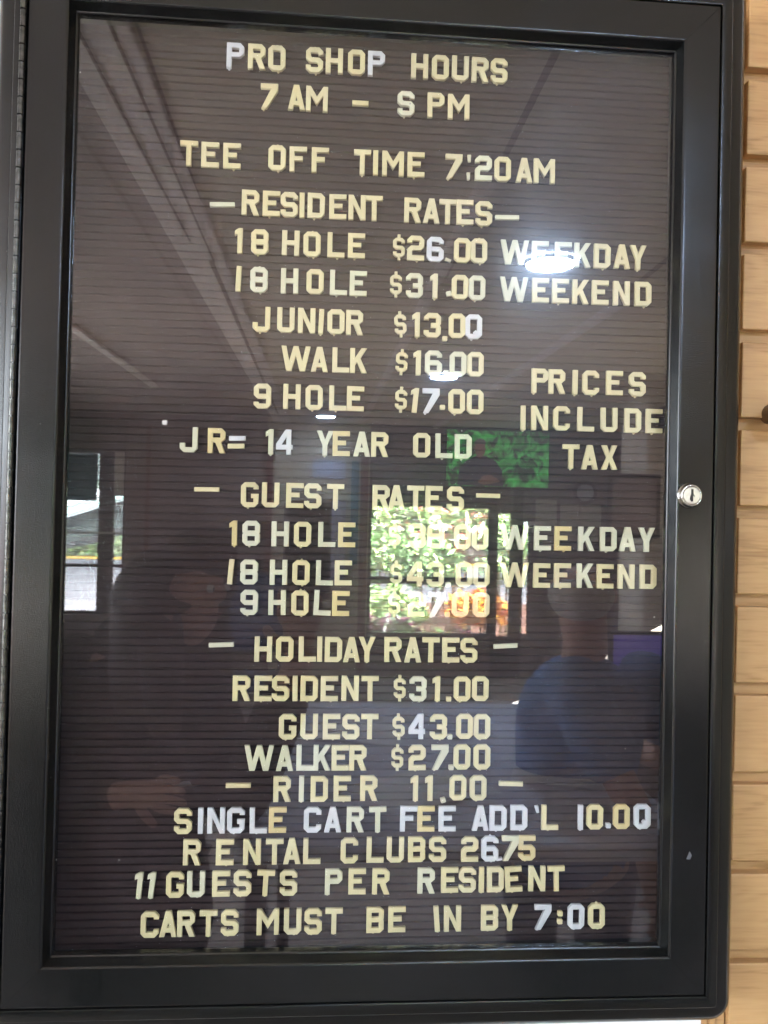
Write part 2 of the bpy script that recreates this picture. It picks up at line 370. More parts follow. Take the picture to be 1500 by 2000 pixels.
# outer case frame: swept around a rectangle with rounded outer corners
def ring(P, c0, hx, hz, nseg=8):
    """P = list of (offset outwards, y); corner arcs centred c0 outside the base rectangle corner"""
    V = []; rows = []
    for o, y in P:
        row = []
        for (sx, sz, a0) in ((1, 1, 0), (-1, 1, 90), (-1, -1, 180), (1, -1, 270)):
            for k in range(nseg + 1):
                a = math.radians(a0 + 90 * k / nseg)
                if o <= c0:
                    row.append((sx * (hx + o), y, sz * (hz + o)))
                else:
                    r = o - c0
                    row.append((sx * (hx + c0) + r * math.cos(a), y, sz * (hz + c0) + r * math.sin(a)))
        rows.append(row)
    n = len(rows[0])
    for r in rows: V += r
    F = []
    for i in range(len(P) - 1):
        for k in range(n):
            k2 = (k + 1) % n
            F.append((i * n + k, i * n + k2, (i + 1) * n + k2, (i + 1) * n + k))
    return V, F
P = [(0.0, 0.043), (0.0, 0.0012), (0.0004, 0.0004), (0.0012, 0.0), (0.0085, 0.0), (0.0092, 0.0004), (0.0100, 0.0013), (0.0170, 0.0022), (0.0205, 0.0040), (0.0232, 0.0070), (0.0246, 0.0105), (0.0250, 0.0145), (0.0250, 0.0452)]
V, F = ring(P, 0.0065, 0.2767, 0.4037)
cf = fixn(mesh_obj('case_frame', V, F, M['metal'], case)); rel(cf)
bm = bmesh.new(); bm.from_mesh(cf.data); bmesh.ops.remove_doubles(bm, verts=bm.verts, dist=1e-5)
bmesh.ops.recalc_face_normals(bm, faces=bm.faces); bm.to_mesh(cf.data); bm.free()
for p_ in cf.data.polygons: p_.use_smooth = True
es = cf.modifiers.new('edges', 'EDGE_SPLIT'); es.split_angle = math.radians(35)
# liner walls behind the door
b = MB()
b.box(-0.2765, -0.2490, 0.0165, 0.0430, -0.4035, 0.4035); b.box(0.2490, 0.2765, 0.0165, 0.0430, -0.4035, 0.4035)
b.box(-0.2490, 0.2490, 0.0165, 0.0430, 0.3745, 0.4035); b.box(-0.2490, 0.2490, 0.0165, 0.0430, -0.4035, -0.3745)
rel(b.build('case_liner', M['liner'], case))
b = MB(); b.box(-0.2760, 0.2760, 0.0432, 0.0449, -0.4030, 0.4030); rel(b.build('back_plate', M['liner'], case))

# glass: 3 mm sheet, outer face with smudges and imitated lens bloom
b = MB(); gx, gz = 0.2424, 0.3680
b.box(-gx, gx, 0.0120, 0.0150, -gz, gz)
g = b.build('glass_pane', [M['glassf'], M['glassb']], case)
for p_ in g.data.polygons: p_.material_index = 0 if p_.normal.y < -0.5 else 1
fixn(g)
for p_ in g.data.polygons: p_.material_index = 0 if p_.normal.y < -0.5 else 1
rel(g)

# felt letter panel with horizontal grooves
PITCH, PH = 0.0062963, 0.0060201 + 0.43 * 0.0062963
def letter_panel():
    V = []; F = []; hx = 0.2480; zlo, zhi = -0.3735, 0.3735
    prof = []
    k = int(zlo / PITCH) - 2
    prof.append((zlo, 0.0300))
    while True:
        zc = k * PITCH + PH; k += 1
        if zc - 0.0014 < zlo + 0.001: continue
        if zc + 0.0014 > zhi - 0.001: break
        prof += [(zc - 0.00125, 0.0300), (zc - 0.00095, 0.0302), (zc - 0.00068, 0.0309), (zc - 0.00055, 0.0326), (zc + 0.00055, 0.0326), (zc + 0.00068, 0.0309), (zc + 0.00095, 0.0302), (zc + 0.00125, 0.0300)]
    prof.append((zhi, 0.0300))
    for x in (-hx, hx):
        for z, y in prof: V.append((x, y, z))
    n = len(prof)
    F = [(i, n + i, n + i + 1, i + 1) for i in range(n - 1)]
    # closed back
    V += [(-hx, 0.0395, zlo), (hx, 0.0395, zlo), (hx, 0.0395, zhi), (-hx, 0.0395, zhi)]
    a = 2 * n
    F += [(a, a + 3, a + 2, a + 1), (0, a, a + 1, n), (n - 1, 2 * n - 1, a + 2, a + 3)]
    o = mesh_obj('letter_panel', V, F, M['felt'], case)
    o.rotation_euler = (0, -TILT, 0)
    return rel(fixn(o))
letter_panel()

# piano hinge down the left edge
hz0, hz1 = -0.4015, 0.4015
b = MB(); b.cyl((-0.2790, -0.0008, hz0), (-0.2790, -0.0008, hz1), 0.0009, n=8)
hinge = rel(b.build('hinge', M['hinge'], case))
K = 59; step = (hz1 - hz0) / K
b = MB(); b.cyl((0, 0, 0.0005), (0, 0, step - 0.0005), 0.0022, n=16)
kn = b.build('hinge_knuckle', M['hinge'], hinge, smooth=False); kme = kn.data
kme.shade_smooth(); kme.set_sharp_from_angle(angle=0.7)
for i in range(K):
    o = kn if i == 0 else kn.copy()
    if i: COL.objects.link(o)
    o.parent = hinge
    o.location = (-0.2790 + random.uniform(-.00008, .00008), -0.0010 + (0.00015 if i % 2 else 0), hz0 + i * step)
    o.rotation_euler = (0, 0, random.uniform(0, 6))

# cam lock
def lathe(prof, n=40):
    V = []; F = []
    for r, y in prof:
        for k in range(n):
            a = 2 * math.pi * k / n; V.append((r * math.cos(a), y, r * math.sin(a)))
    for i in range(len(prof) - 1):
        for k in range(n):
            k2 = (k + 1) % n; F.append((i * n + k, i * n + k2, (i + 1) * n + k2, (i + 1) * n + k))
    return V, F, n
V, F, n = lathe([(0.0103, 0.0001), (0.0104, -0.0010), (0.0099, -0.0018), (0.0092, -0.0024), (0.0091, -0.0042), (0.0086, -0.0052), (0.0078, -0.0056), (0.0073, -0.0052), (0.0071, -0.0044)])
lock = fixn(mesh_obj('lock', V, F, M['chrome'], case, smooth=True)); lock.location = (0.2554, -0.045, 0.0002)
V, F, n = lathe([(0.0069, -0.0040), (0.0069, -0.0054), (0.0066, -0.0057), (0.0001, -0.0058)])
pl = fixn(mesh_obj('lock_plug', V, F, M['plugm'], lock, smooth=True))
e2 = pl.modifiers.new('es', 'EDGE_SPLIT'); e2.split_angle = 0.5
kw = [(-0.0007, 0.0040), (0.0009, 0.0040), (0.0009, 0.0008), (0.0020, -0.0004), (0.0015, -0.0009), (0.0006, 0.0000), (0.0008, -0.0036), (-0.0003, -0.0040), (-0.0016, -0.0024), (-0.0013, -0.0006), (-0.0007, 0.0006)]
kw = [(x * 1.25, z * 1.3) for x, z in kw]
V = [(x, -0.0059, z) for x, z in kw] + [(x, -0.0050, z) for x, z in kw]; nk = len(kw)
F = [tuple(range(nk)), tuple(range(2 * nk - 1, nk - 1, -1))] + [(i, (i + 1) % nk, nk + (i + 1) % nk, nk + i) for i in range(nk)]
kwo = fixn(mesh_obj('keyway', V, F, M['dark'], lock))
# small chip in the finish of the right rail
ch = [(-0.0020, -0.0028), (0.0012, -0.0030), (0.0026, 0.0002), (0.0006, 0.0036), (-0.0004, 0.0010)]
V = [(0.2605 + x, -0.00015, -0.2905 + z) for x, z in ch] + [(0.2605 + x, 0.0003, -0.2905 + z) for x, z in ch]
chm = mat('bare_metal_chip', (0.10, 0.10, 0.11), 0.5)
o = fixn(mesh_obj('chipped_spot', V, [(0, 1, 2, 3, 4)] + [(i, (i + 1) % 5, 5 + (i + 1) % 5, 5 + i) for i in range(5)], chm, case)); rel(o)

# ============================================================ LETTERS
H_ = 20.5; W_ = 14.2; T_ = 4.1; C_ = 3.2
def rect(x0, y0, x1, y1): return [(x0, y0), (x1, y0), (x1, y1), (x0, y1)]
def octo(w, h, c): return [(c, 0), (w - c, 0), (w, c), (w, h - c), (w - c, h), (c, h), (0, h - c), (0, c)]
w, h, t, c = W_, H_, T_, C_
S_ = [(0, 6.0), (0, c), (c, 0), (w - c, 0), (w, c), (w, 9.2), (w - 3, 12.2), (t + 1, 12.2), (t, 13.2), (t, h - t), (w - t, h - t), (w - t, 14.6), (w, 14.6), (w, h - c), (w - c, h), (c, h), (0, h - c), (0, 11.3), (3, 8.2), (w - t - 1, 8.2), (w - t, 7.2), (w - t, t), (t, t), (t, 6.0)]
six = [[(c, 0), (w - c, 0), (w, c), (w, 9.3), (w - c, 12.4), (t, 12.4), (t, h - t), (w - t, h - t), (w - t, 15.0), (w, 15.0), (w, h - c), (w - c, h), (c, h), (0, h - c), (0, c)], rect(t, t, w - t, 8.4)]
sw, sh, st, s_c = 9.8, 15.8, 2.9, 2.3
DS = [(0, 4.4), (0, s_c), (s_c, 0), (3.7, 0), (3.7, -2.8), (6.1, -2.8), (6.1, 0), (sw - s_c, 0), (sw, s_c), (sw, 7.1), (sw - 2.2, 9.3), (st + .7, 9.3), (st, 10.0), (st, sh - st), (sw - st, sh - st), (sw - st, 11.4), (sw, 11.4), (sw, sh - s_c), (sw - s_c, sh), (6.1, sh), (6.1, sh + 2.8), (3.7, sh + 2.8), (3.7, sh), (s_c, sh), (0, sh - s_c), (0, 8.7), (2.2, 6.5), (sw - st - .7, 6.5), (sw - st, 5.8), (sw - st, st), (st, st), (st, 4.4)]
DS = [(x, y + 2.35) for x, y in DS]
G = {
 'O': (w, [octo(w, h, c), rect(t, t, w - t, h - t)]),
 '0': (13.9, [octo(13.9, h, c), rect(4.0, t, 9.9, h - t)]),
 'Q': (w, [octo(w, h, c), [(t, t), (w - t - 2.6, t), (w - t - 3.4, t + 1.4), (w - t - 1.6, t + 3.2), (w - t, t + 2.6), (w - t, h - t), (t, h - t)]]),
 'D': (w, [[(0, 0), (w - c, 0), (w, c), (w, h - c), (w - c, h), (0, h)], rect(t, t, w - t, h - t)]),
 'B': (w, [[(0, 0), (w - c, 0), (w, 2.8), (w, 9.4), (w - .9, 10.6), (w, 11.8), (w, h - 2.8), (w - c, h), (0, h)], rect(t, t - .2, w - t, 8.7), rect(t, 12.4, w - t, h - t + .2)]),
 'P': (w, [[(0, 0), (t, 0), (t, 8.8), (w - c, 8.8), (w, 8.8 + c), (w, h - c), (w - c, h), (0, h)], rect(t, 12.7, w - t, h - t)]),
 'R': (w, [[(0, 0), (t, 0), (t, 8.8), (6.0, 8.8), (w - t - .4, 0), (w, 0), (w - 3.4, 8.8), (w - .1, 11.6), (w, h - c), (w - c, h), (0, h)], rect(t, 12.7, w - t, h - t)]),
 'E': (w, [[(0, 0), (w, 0), (w, t), (t, t), (t, 8.8), (11.0, 8.8), (11.0, 12.7), (t, 12.7), (t, h - t), (w, h - t), (w, h), (0, h)]]),
 'F': (w, [[(0, 0), (t, 0), (t, 8.8), (10.8, 8.8), (10.8, 12.7), (t, 12.7), (t, h - t), (w, h - t), (w, h), (0, h)]]),
 'H': (w, [[(0, 0), (t, 0), (t, 8.4), (w - t, 8.4), (w - t, 0), (w, 0), (w, h), (w - t, h), (w - t, 12.3), (t, 12.3), (t, h), (0, h)]]),
 'I': (4.1, [rect(0, 0, 4.1, h)]),
 'L': (w, [[(0, 0), (w, 0), (w, t), (t, t), (t, h), (0, h)]]),
 'T': (w, [[(5.05, 0), (9.15, 0), (9.15, h - t), (w, h - t), (w, h), (0, h), (0, h - t), (5.05, h - t)]]),
 'N': (w, [[(0, 0), (t, 0), (t, 12.6), (w - t, 0), (w, 0), (w, h), (w - t, h), (w - t, 7.9), (t, h), (0, h)]]),
 'M': (18.0, [[(0, 0), (4, 0), (4, 13.2), (9, 5.0), (14, 13.2), (14, 0), (18, 0), (18, h), (14.2, h), (9, 12.0), (3.8, h), (0, h)]]),
 'W': (23.8, [[(4.2, 0), (8.6, 0), (11.9, 12.6), (15.2, 0), (19.6, 0), (23.8, h), (19.8, h), (17.2, 8.2), (13.9, h), (9.9, h), (6.6, 8.2), (4.0, h), (0, h)]]),
 'A': (14.0, [[(0, 0), (4.1, 0), (4.9, 3.6), (9.1, 3.6), (9.9, 0), (14, 0), (9.2, h), (4.8, h)], [(6.0, 7.3), (8.0, 7.3), (7.0, 11.6)]]),
 'K': (13.9, [[(0, 0), (t, 0), (t, 6.4), (5.7, 8.6), (9.5, 0), (13.9, 0), (8.5, 12.0), (13.9, h), (9.3, h), (t, 12.6), (t, h), (0, h)]]),
 'X': (13.6, [[(0, 0), (4.4, 0), (6.8, 6.6), (9.2, 0), (13.6, 0), (9.1, 10.4), (13.4, h), (9.1, h), (6.8, 14.3), (4.5, h), (.2, h), (4.5, 10.4)]]),
 'Y': (13.9, [[(4.9, 0), (9.0, 0), (9.0, 8.8), (13.9, h), (9.7, h), (6.95, 13.2), (4.2, h), (0, h), (4.9, 8.8)]]),
 'U': (w, [[(0, c), (c, 0), (w - c, 0), (w, c), (w, h), (w - t, h), (w - t, t), (t, t), (t, h), (0, h)]]),
 'J': (w, [[(0, 7.6), (0, c), (c, 0), (w - c, 0), (w, c), (w, h), (w - t, h), (w - t, t), (t, t), (t, 7.6)]]),
 'C': (w, [[(c, 0), (w - c, 0), (w, c), (w, 6), (w - t, 6), (w - t, t), (t, t), (t, h - t), (w - t, h - t), (w - t, h - 6), (w, h - 6), (w, h - c), (w - c, h), (c, h), (0, h - c), (0, c)]]),
 'G': (w, [[(c, 0), (w - c, 0), (w, c), (w, 11.0), (8.2, 11.0), (8.2, 7.4), (w - t, 7.4), (w - t, t), (t, t), (t, h - t), (w - t, h - t), (w - t, h - 5.8), (w, h - 5.8), (w, h - c), (w - c, h), (c, h), (0, h - c), (0, c)]]),
 'S': (w, [S_]),
 '2': (w, [[(0, 0), (w, 0), (w, t), (t, t), (t, 7.2), (t + 1, 8.2), (w - 3, 8.2), (w, 11.2), (w, h - c), (w - c, h), (c, h), (0, h - c), (0, 14.6), (t, 14.6), (t, h - t), (w - t, h - t), (w - t, 13.2), (w - t - 1, 12.2), (3, 12.2), (0, 9.2)]]),
 '3': (w, [[(0, 6), (0, c), (c, 0), (w - c, 0), (w, c), (w, 8.9), (w - 1.1, 10.25), (w, 11.6), (w, h - c), (w - c, h), (c, h), (0, h - c), (0, 14.6), (t, 14.6), (t, h - t), (w - t, h - t), (w - t, 12.2), (5.8, 12.2), (5.8, 8.3), (w - t, 8.3), (w - t, t), (t, t), (t, 6)]]),
 '4': (13.6, [[(8.3, 0), (12.2, 0), (12.2, 4.2), (13.6, 4.2), (13.6, 8.0), (12.2, 8.0), (12.2, h), (7.6, h), (0, 8.6), (0, 4.2), (8.3, 4.2)], [(4.2, 8.0), (8.3, 8.0), (8.3, 14.6)]]),
 '5': (w, [[(0, 6), (0, c), (c, 0), (w - c, 0), (w, c), (w, 9.8), (w - 3, 12.8), (t, 12.8), (t, h - t), (w, h - t), (w, h), (0, h), (0, 8.8), (w - t - 1, 8.8), (w - t, 7.8), (w - t, t), (t, t), (t, 6)]]),
 '6': (w, six),
 '7': (w, [[(.6, 0), (5.2, 0), (w, h - 5.6), (w, h), (0, h), (0, h - t), (w - t - 1.6, h - t)]]),
 '8': (w, [[(c, 0), (w - c, 0), (w, c), (w, 9.3), (w - .8, 10.25), (w, 11.2), (w, h - c), (w - c, h), (c, h), (0, h - c), (0, 11.2), (.8, 10.25), (0, 9.3), (0, c)], rect(t, t, w - t, 8.0), rect(t, 12.5, w - t, h - t)]),
 '9': (w, [[(w - x, h - y) for x, y in loop] for loop in six]),
 '1': (6.3, [[(2.2, 0), (6.3, 0), (6.3, h), (3.2, h), (0, h - 2.4), (0, h - 6.0), (2.2, h - 5.0)]]),
 '$': (9.8, [DS]),
 "'": (3.0, [[(.7, 7.4), (2.7, 7.4), (3.0, 13.2), (0, 13.2)]]),
 '.': (4.2, [[(.6, 8.2), (3.6, 8.2), (4.2, 8.8), (4.2, 11.8), (3.6, 12.3), (.4, 12.3), (0, 11.8), (0, 8.8)]]),
 '-': (20.0, [rect(0, 8.5, 20.0, 12.1)]),
 '-s': (13.4, [rect(0, 8.3, 13.4, 12.2)]),
 '-d': (5.0, [rect(0, 9.2, 5.0, 11.4)]),
}
TABBED = set('OCDEGJLQSUB2359680TI17PY')
def glyph_mesh(ch, tab):
    wd, loops = G[ch]
    cu = bpy.data.curves.new('g', 'CURVE'); cu.dimensions = '2D'; cu.fill_mode = 'BOTH'
    BV = 0.42
    for lp in loops:
        sp = cu.splines.new('POLY'); sp.points.add(len(lp) - 1)
        for q, (x, y) in zip(sp.points, lp):
            q.co = (x - wd / 2, y - H_ / 2, 0, 1)
        sp.use_cyclic_u = True
    cu.extrude = 1.25; cu.bevel_depth = BV; cu.bevel_resolution = 1; cu.offset = -BV
    ob = bpy.data.objects.new('g', cu); COL.objects.link(ob)
    dg = bpy.context.evaluated_depsgraph_get(); dg.update()
    me = bpy.data.meshes.new_from_object(ob.evaluated_get(dg))
    bpy.data.objects.remove(ob); bpy.data.curves.remove(cu)
    bm = bmesh.new(); bm.from_mesh(me)
    if tab and ch in TABBED:
        xs = {'T': 0, 'I': 0, '1': 1.0, '7': -4.6, 'P': -5.0, 'Y': 0, 'J': -1}.get(ch, (-1.5 if tab == 1 else 1.2))
        for (x0, z0, dz) in [(xs, -H_ / 2, -1.35)] + ([(0.3, H_ / 2, 1.2)] if tab == 2 and ch in 'O0S8956' else []):
            vs = [bm.verts.new(p) for p in [(x0 - 1.2, z0, -1.2), (x0 + 1.2, z0, -1.2), (x0 + 1.2, z0, 0.6), (x0 - 1.2, z0, 0.6), (x0 - .5, z0 + dz, -1.2), (x0 + .4, z0 + dz, -1.2), (x0 + .4, z0 + dz * .8, 0.2), (x0 - .5, z0 + dz * .8, 0.2)]]
            for f in ((3, 2, 6, 7), (0, 3, 7, 4), (2, 1, 5, 6), (7, 6, 5, 4), (1, 0, 4, 5)):
                bm.faces.new([vs[i] for i in f])
    # curve xy -> world xz, curve z (thickness) -> -y ; mm -> m
    for v in bm.verts:
        x, y, z = v.co; v.co = (x * .001, -z * .001, y * .001)
    bmesh.ops.recalc_face_normals(bm, faces=bm.faces)
    me2 = bpy.data.meshes.new('plastic_letter'); bm.to_mesh(me2); bm.free(); bpy.data.meshes.remove(me)
    me2.materials.append(M['L_c'])
    return me2
GM = {}
for ch in G:
    for tb in (0, 1, 2):
        if tb and ch not in TABBED: GM[ch, tb] = GM[ch, 0]; continue
        GM[ch, tb] = glyph_mesh(ch, tb)
LINES = [
 ('PRO SHOP HOURS', 353.4, [
  ('PRO', [('P',-118.9,0.0,'w',0), ('R',-101.6,0.0,'c',0), ('O',-85.2,0.0,'c',0)]),
  ('SHOP', [('S',-54.3,0.0,'c',0), ('H',-38.0,0.0,'c',0), ('O',-19.7,0.0,'c',0), ('P',-3.1,0.0,'w',0)]),
  ('HOURS', [('H',33.0,0.0,'c',0), ('O',50.4,0.0,'c',0), ('U',67.2,0.0,'c',0), ('R',84.0,0.0,'c',0), ('S',100.1,0.0,'c',0)]),
 ]),
 ('7 AM - 5 PM', 321.3, [
  ('7', [('7',-90.7,0.0,'c',0)]),
  ('AM', [('A',-68.6,0.0,'c',0), ('M',-51.8,0.0,'c',0)]),
  ('-', [('-s',-15.9,-1.5,'c',0)]),
  ('5', [('S',22.1,0.0,'p',0)]),
  ('PM', [('P',47.2,0.0,'c',0), ('M',66.3,0.0,'c',0)]),
 ]),
 ('TEE OFF TIME 7:20AM', 270.7, [
  ('TEE', [('T',-154.9,0.0,'c',0), ('E',-137.8,0.0,'c',0), ('E',-120.1,0.0,'c',0)]),
  ('OFF', [('O',-83.5,0.0,'c',0), ('F',-66.2,0.0,'c',0), ('F',-48.1,0.0,'c',0)]),
  ('TIME', [('T',-13.4,0.0,'c',0), ('I',-2.4,0.0,'c',0), ('M',12.1,0.0,'c',0), ('E',31.3,0.0,'c',0)]),
  ('7:20AM', [('7',63.1,0.0,'c',0), ("'",75.9,7.7,'p',0), ("'",75.3,-7.3,'p',0), ('2',88.0,0.0,'p',0), ('0',104.4,0.0,'c',0), ('A',122.6,0.0,'c',0), ('M',139.9,0.0,'c',0)]),
 ]),
 ('RESIDENT RATES', 232.7, [
  ('-', [('-',-127.2,-2.5,'p',-2)]),
  ('RESIDENT', [('R',-104.4,0.0,'c',0), ('E',-87.4,0.0,'c',0), ('S',-72.8,0.0,'c',0), ('I',-62.4,0.0,'c',0), ('D',-50.8,0.0,'c',0), ('E',-33.0,0.0,'c',0), ('N',-17.1,0.0,'c',0), ('T',-2.9,0.0,'c',0)]),
  ('RATES', [('R',29.2,0.0,'c',0), ('A',44.8,0.0,'c',0), ('T',58.5,0.0,'c',0), ('E',73.0,0.0,'c',0), ('S',89.0,0.0,'c',0)]),
  ('-', [('-',108.8,-2.7,'p',-1)]),
 ]),
 ('18 HOLE $26.00 WEEKDAY', 201.0, [
  ('18', [('1',-113.4,0.0,'c',0), ('8',-96.2,0.0,'c',0)]),
  ('HOLE', [('H',-71.1,0.0,'c',0), ('O',-53.6,0.0,'c',0), ('L',-33.9,0.0,'c',0), ('E',-17.0,0.0,'c',0)]),
  ('$26.00', [('$',18.2,0.0,'c',0), ('2',32.2,0.0,'c',0), ('6',48.6,0.0,'w',0), ('-d',59.4,-8.8,'p',20), ('0',71.3,0.0,'c',0), ('0',85.3,0.0,'c',0)]),
  ('WEEKDAY', [('W',115.7,0.0,'p',0), ('E',137.5,0.0,'p',0), ('E',157.2,0.0,'p',0), ('K',173.7,0.0,'p',0), ('D',190.7,0.0,'c',0), ('A',207.6,0.0,'c',0), ('Y',221.7,0.0,'c',0)]),
 ]),
 ('18 HOLE $31.00 WEEKEND', 170.0, [
  ('18', [('I',-112.9,0.0,'c',3), ('8',-96.3,0.0,'p',0)]),
  ('HOLE', [('H',-71.4,0.0,'p',0), ('O',-50.5,0.0,'c',0), ('L',-31.3,0.0,'p',0), ('E',-15.0,0.0,'p',0)]),
  ('$31.00', [('$',16.2,0.0,'c',0), ('3',31.7,0.0,'p',0), ('1',47.8,0.0,'c',0), ('.',60.5,-5.6,'p',-15), ('0',69.9,0.0,'c',0), ('0',84.2,0.0,'p',0)]),
  ('WEEKEND', [('W',115.5,0.0,'p',0), ('E',138.2,0.0,'c',0), ('E',155.2,0.0,'c',0), ('K',172.4,0.0,'c',0), ('E',189.4,0.0,'c',0), ('N',207.7,0.0,'c',0), ('D',226.5,0.0,'c',0)]),
 ]),
 ('JUNIOR $13.00', 137.4, [
  ('JUNIOR', [('J',-93.7,0.0,'c',0), ('U',-73.8,0.0,'c',0), ('N',-56.9,0.0,'c',0), ('I',-45.0,0.0,'c',2), ('O',-32.8,0.0,'c',0), ('R',-17.5,0.0,'c',0)]),
  ('$13.00', [('$',20.5,0.0,'c',-4), ('1',33.5,0.0,'c',0), ('3',47.2,0.0,'c',0), ('.',57.7,-10.7,'c',0), ('0',67.8,0.0,'c',0), ('Q',81.8,0.0,'w',0)]),
 ]),
 ('WALK $16.00', 105.8, [
  ('WALK', [('W',-65.2,0.0,'c',0), ('A',-45.8,0.0,'c',0), ('L',-28.2,0.0,'c',0), ('K',-13.7,0.0,'c',0)]),
  ('$16.00', [('$',22.1,0.0,'c',3), ('1',34.9,0.0,'c',0), ('6',48.6,0.0,'p',0), ('.',59.4,-7.7,'p',0), ('0',69.2,0.0,'p',0), ('0',83.8,0.0,'c',0)]),
 ]),
 ('9 HOLE $17.00', 74.5, [
  ('9', [('9',-91.7,0.0,'c',0)]),
  ('HOLE', [('H',-67.8,0.0,'c',0), ('O',-49.6,0.0,'c',0), ('L',-30.2,0.0,'c',0), ('E',-15.7,0.0,'c',0)]),
  ('$17.00', [('$',22.1,0.0,'c',2), ('1',32.9,0.0,'c',5), ('7',47.0,0.0,'w',0), ('.',56.7,-5.1,'c',0), ('0',68.6,0.0,'c',0), ('0',84.1,0.0,'c',0)]),
 ]),
 ('PRICES', 93.6, [
  ('PRICES', [('P',138.8,0.0,'c',0), ('R',153.2,0.0,'c',0), ('I',168.9,0.0,'c',1), ('C',182.3,0.0,'c',0), ('E',202.8,0.0,'c',0), ('S',222.5,0.0,'c',0)]),
 ]),
 ('INCLUDE', 62.5, [
  ('INCLUDE', [('I',124.9,0.0,'c',0), ('N',139.0,0.0,'c',0), ('C',157.7,0.0,'c',0), ('L',178.4,0.0,'c',0), ('U',198.5,0.0,'c',0), ('D',219.1,0.0,'c',0), ('E',237.5,0.0,'c',0)]),
 ]),
 ('TAX', 30.8, [
  ('TAX', [('T',166.1,0.0,'c',0), ('A',182.2,0.0,'c',0), ('X',199.1,0.0,'c',0)]),
 ]),
 ('JR = 14 YEAR OLD', 37.1, [
  ('JR', [('J',-150.3,0.0,'p',0), ('R',-128.0,0.0,'y',0)]),
  ('=', [('-s',-111.4,2.1,'w',-1), ('-s',-112.3,-4.2,'c',-2)]),
  ('14', [('1',-85.3,0.0,'p',0), ('4',-73.1,0.0,'w',0)]),
  ('YEAR', [('Y',-40.1,0.0,'p',0), ('E',-26.7,0.0,'y',0), ('A',-9.8,0.0,'p',0), ('R',5.1,0.0,'c',0)]),
  ('OLD', [('O',39.9,0.0,'c',0), ('L',58.5,0.0,'p',0), ('D',74.7,0.0,'p',0)]),
 ]),
 ('GUEST RATES', -6.5, [
  ('-', [('-',-135.1,3.7,'c',0)]),
  ('GUEST', [('G',-100.5,0.0,'c',0), ('U',-83.6,0.0,'c',0), ('E',-63.9,0.0,'c',0), ('S',-49.2,0.0,'c',0), ('T',-30.7,0.0,'c',0)]),
  ('RATES', [('R',6.9,0.0,'c',0), ('A',19.6,0.0,'c',0), ('T',35.5,0.0,'c',0), ('E',50.8,0.0,'c',0), ('S',68.8,0.0,'c',0)]),
  ('-', [('-',96.3,3.0,'c',0)]),
 ]),
 ('18 HOLE $38.00 WEEKDAY', -38.0, [
  ('18', [('1',-113.3,0.0,'y',0), ('8',-98.7,0.0,'p',0)]),
  ('HOLE', [('H',-75.2,0.0,'p',0), ('O',-57.0,0.0,'c',0), ('L',-37.2,0.0,'p',0), ('E',-20.9,0.0,'y',0)]),
  ('$38.00', [('$',18.7,0.0,'c',0), ('3',37.4,0.0,'c',0), ('8',52.9,0.0,'c',0), ('.',63.4,-8.5,'c',0), ('0',75.3,0.0,'c',0), ('0',90.1,0.0,'c',0)]),
  ('WEEKDAY', [('W',119.3,0.0,'p',0), ('E',142.8,0.0,'p',0), ('E',160.1,0.0,'y',0), ('K',180.4,0.0,'p',0), ('D',199.2,0.0,'p',0), ('A',215.8,0.0,'p',0), ('Y',232.3,0.0,'p',0)]),
 ]),
 ('18 HOLE $43.00 WEEKEND', -69.2, [
  ('18', [('I',-114.6,0.0,'c',4), ('8',-99.8,0.0,'p',0)]),
  ('HOLE', [('H',-76.0,0.0,'p',0), ('O',-57.7,0.0,'c',0), ('L',-38.5,0.0,'p',0), ('E',-23.2,0.0,'c',0)]),
  ('$43.00', [('$',20.5,0.0,'c',0), ('4',36.3,0.0,'c',0), ('3',53.0,0.0,'c',0), ('.',63.9,-8.5,'p',0), ('0',77.0,0.0,'c',0), ('0',91.6,0.0,'c',0)]),
  ('WEEKEND', [('W',119.7,0.0,'c',0), ('E',142.6,0.0,'c',0), ('E',160.3,0.0,'c',0), ('K',179.5,0.0,'p',0), ('E',196.9,0.0,'c',0), ('N',214.9,0.0,'c',0), ('D',234.0,0.0,'c',0)]),
 ]),
 ('9 HOLE $27.00', -94.1, [
  ('9', [('9',-99.2,0.0,'p',0)]),
  ('HOLE', [('H',-76.7,0.0,'p',0), ('O',-58.1,0.0,'c',0), ('L',-39.7,0.0,'p',2), ('E',-24.8,0.0,'y',0)]),
  ('$27.00', [('$',19.3,0.0,'c',0), ('2',37.5,0.0,'c',0), ('7',54.6,0.0,'w',0), ('.',63.5,-8.5,'c',0), ('0',74.1,0.0,'c',0), ('0',91.8,0.0,'c',0)]),
 ]),
 ('HOLIDAY RATES', -131.9, [
  ('-', [('-',-121.0,3.3,'p',-2)]),
  ('HOLIDAY', [('H',-87.2,0.0,'c',0), ('O',-69.8,0.0,'c',0), ('L',-51.4,0.0,'c',0), ('I',-41.4,0.0,'c',0), ('D',-30.1,0.0,'c',0), ('A',-15.2,0.0,'c',0), ('Y',-2.6,0.0,'c',0)]),
  ('RATES', [('R',18.8,0.0,'c',0), ('A',35.3,0.0,'c',0), ('T',50.3,0.0,'c',0), ('E',66.9,0.0,'c',0), ('S',82.1,0.0,'c',0)]),
  ('-', [('-',112.8,3.4,'p',-3)]),
 ]),
 ('RESIDENT $31.00', -163.8, [
  ('RESIDENT', [('R',-104.1,0.0,'c',0), ('E',-86.7,0.0,'c',0), ('S',-72.5,0.0,'c',0), ('I',-60.8,0.0,'c',0), ('D',-49.3,0.0,'c',0), ('E',-32.9,0.0,'c',0), ('N',-15.9,0.0,'c',0), ('T',0.5,0.0,'c',0)]),
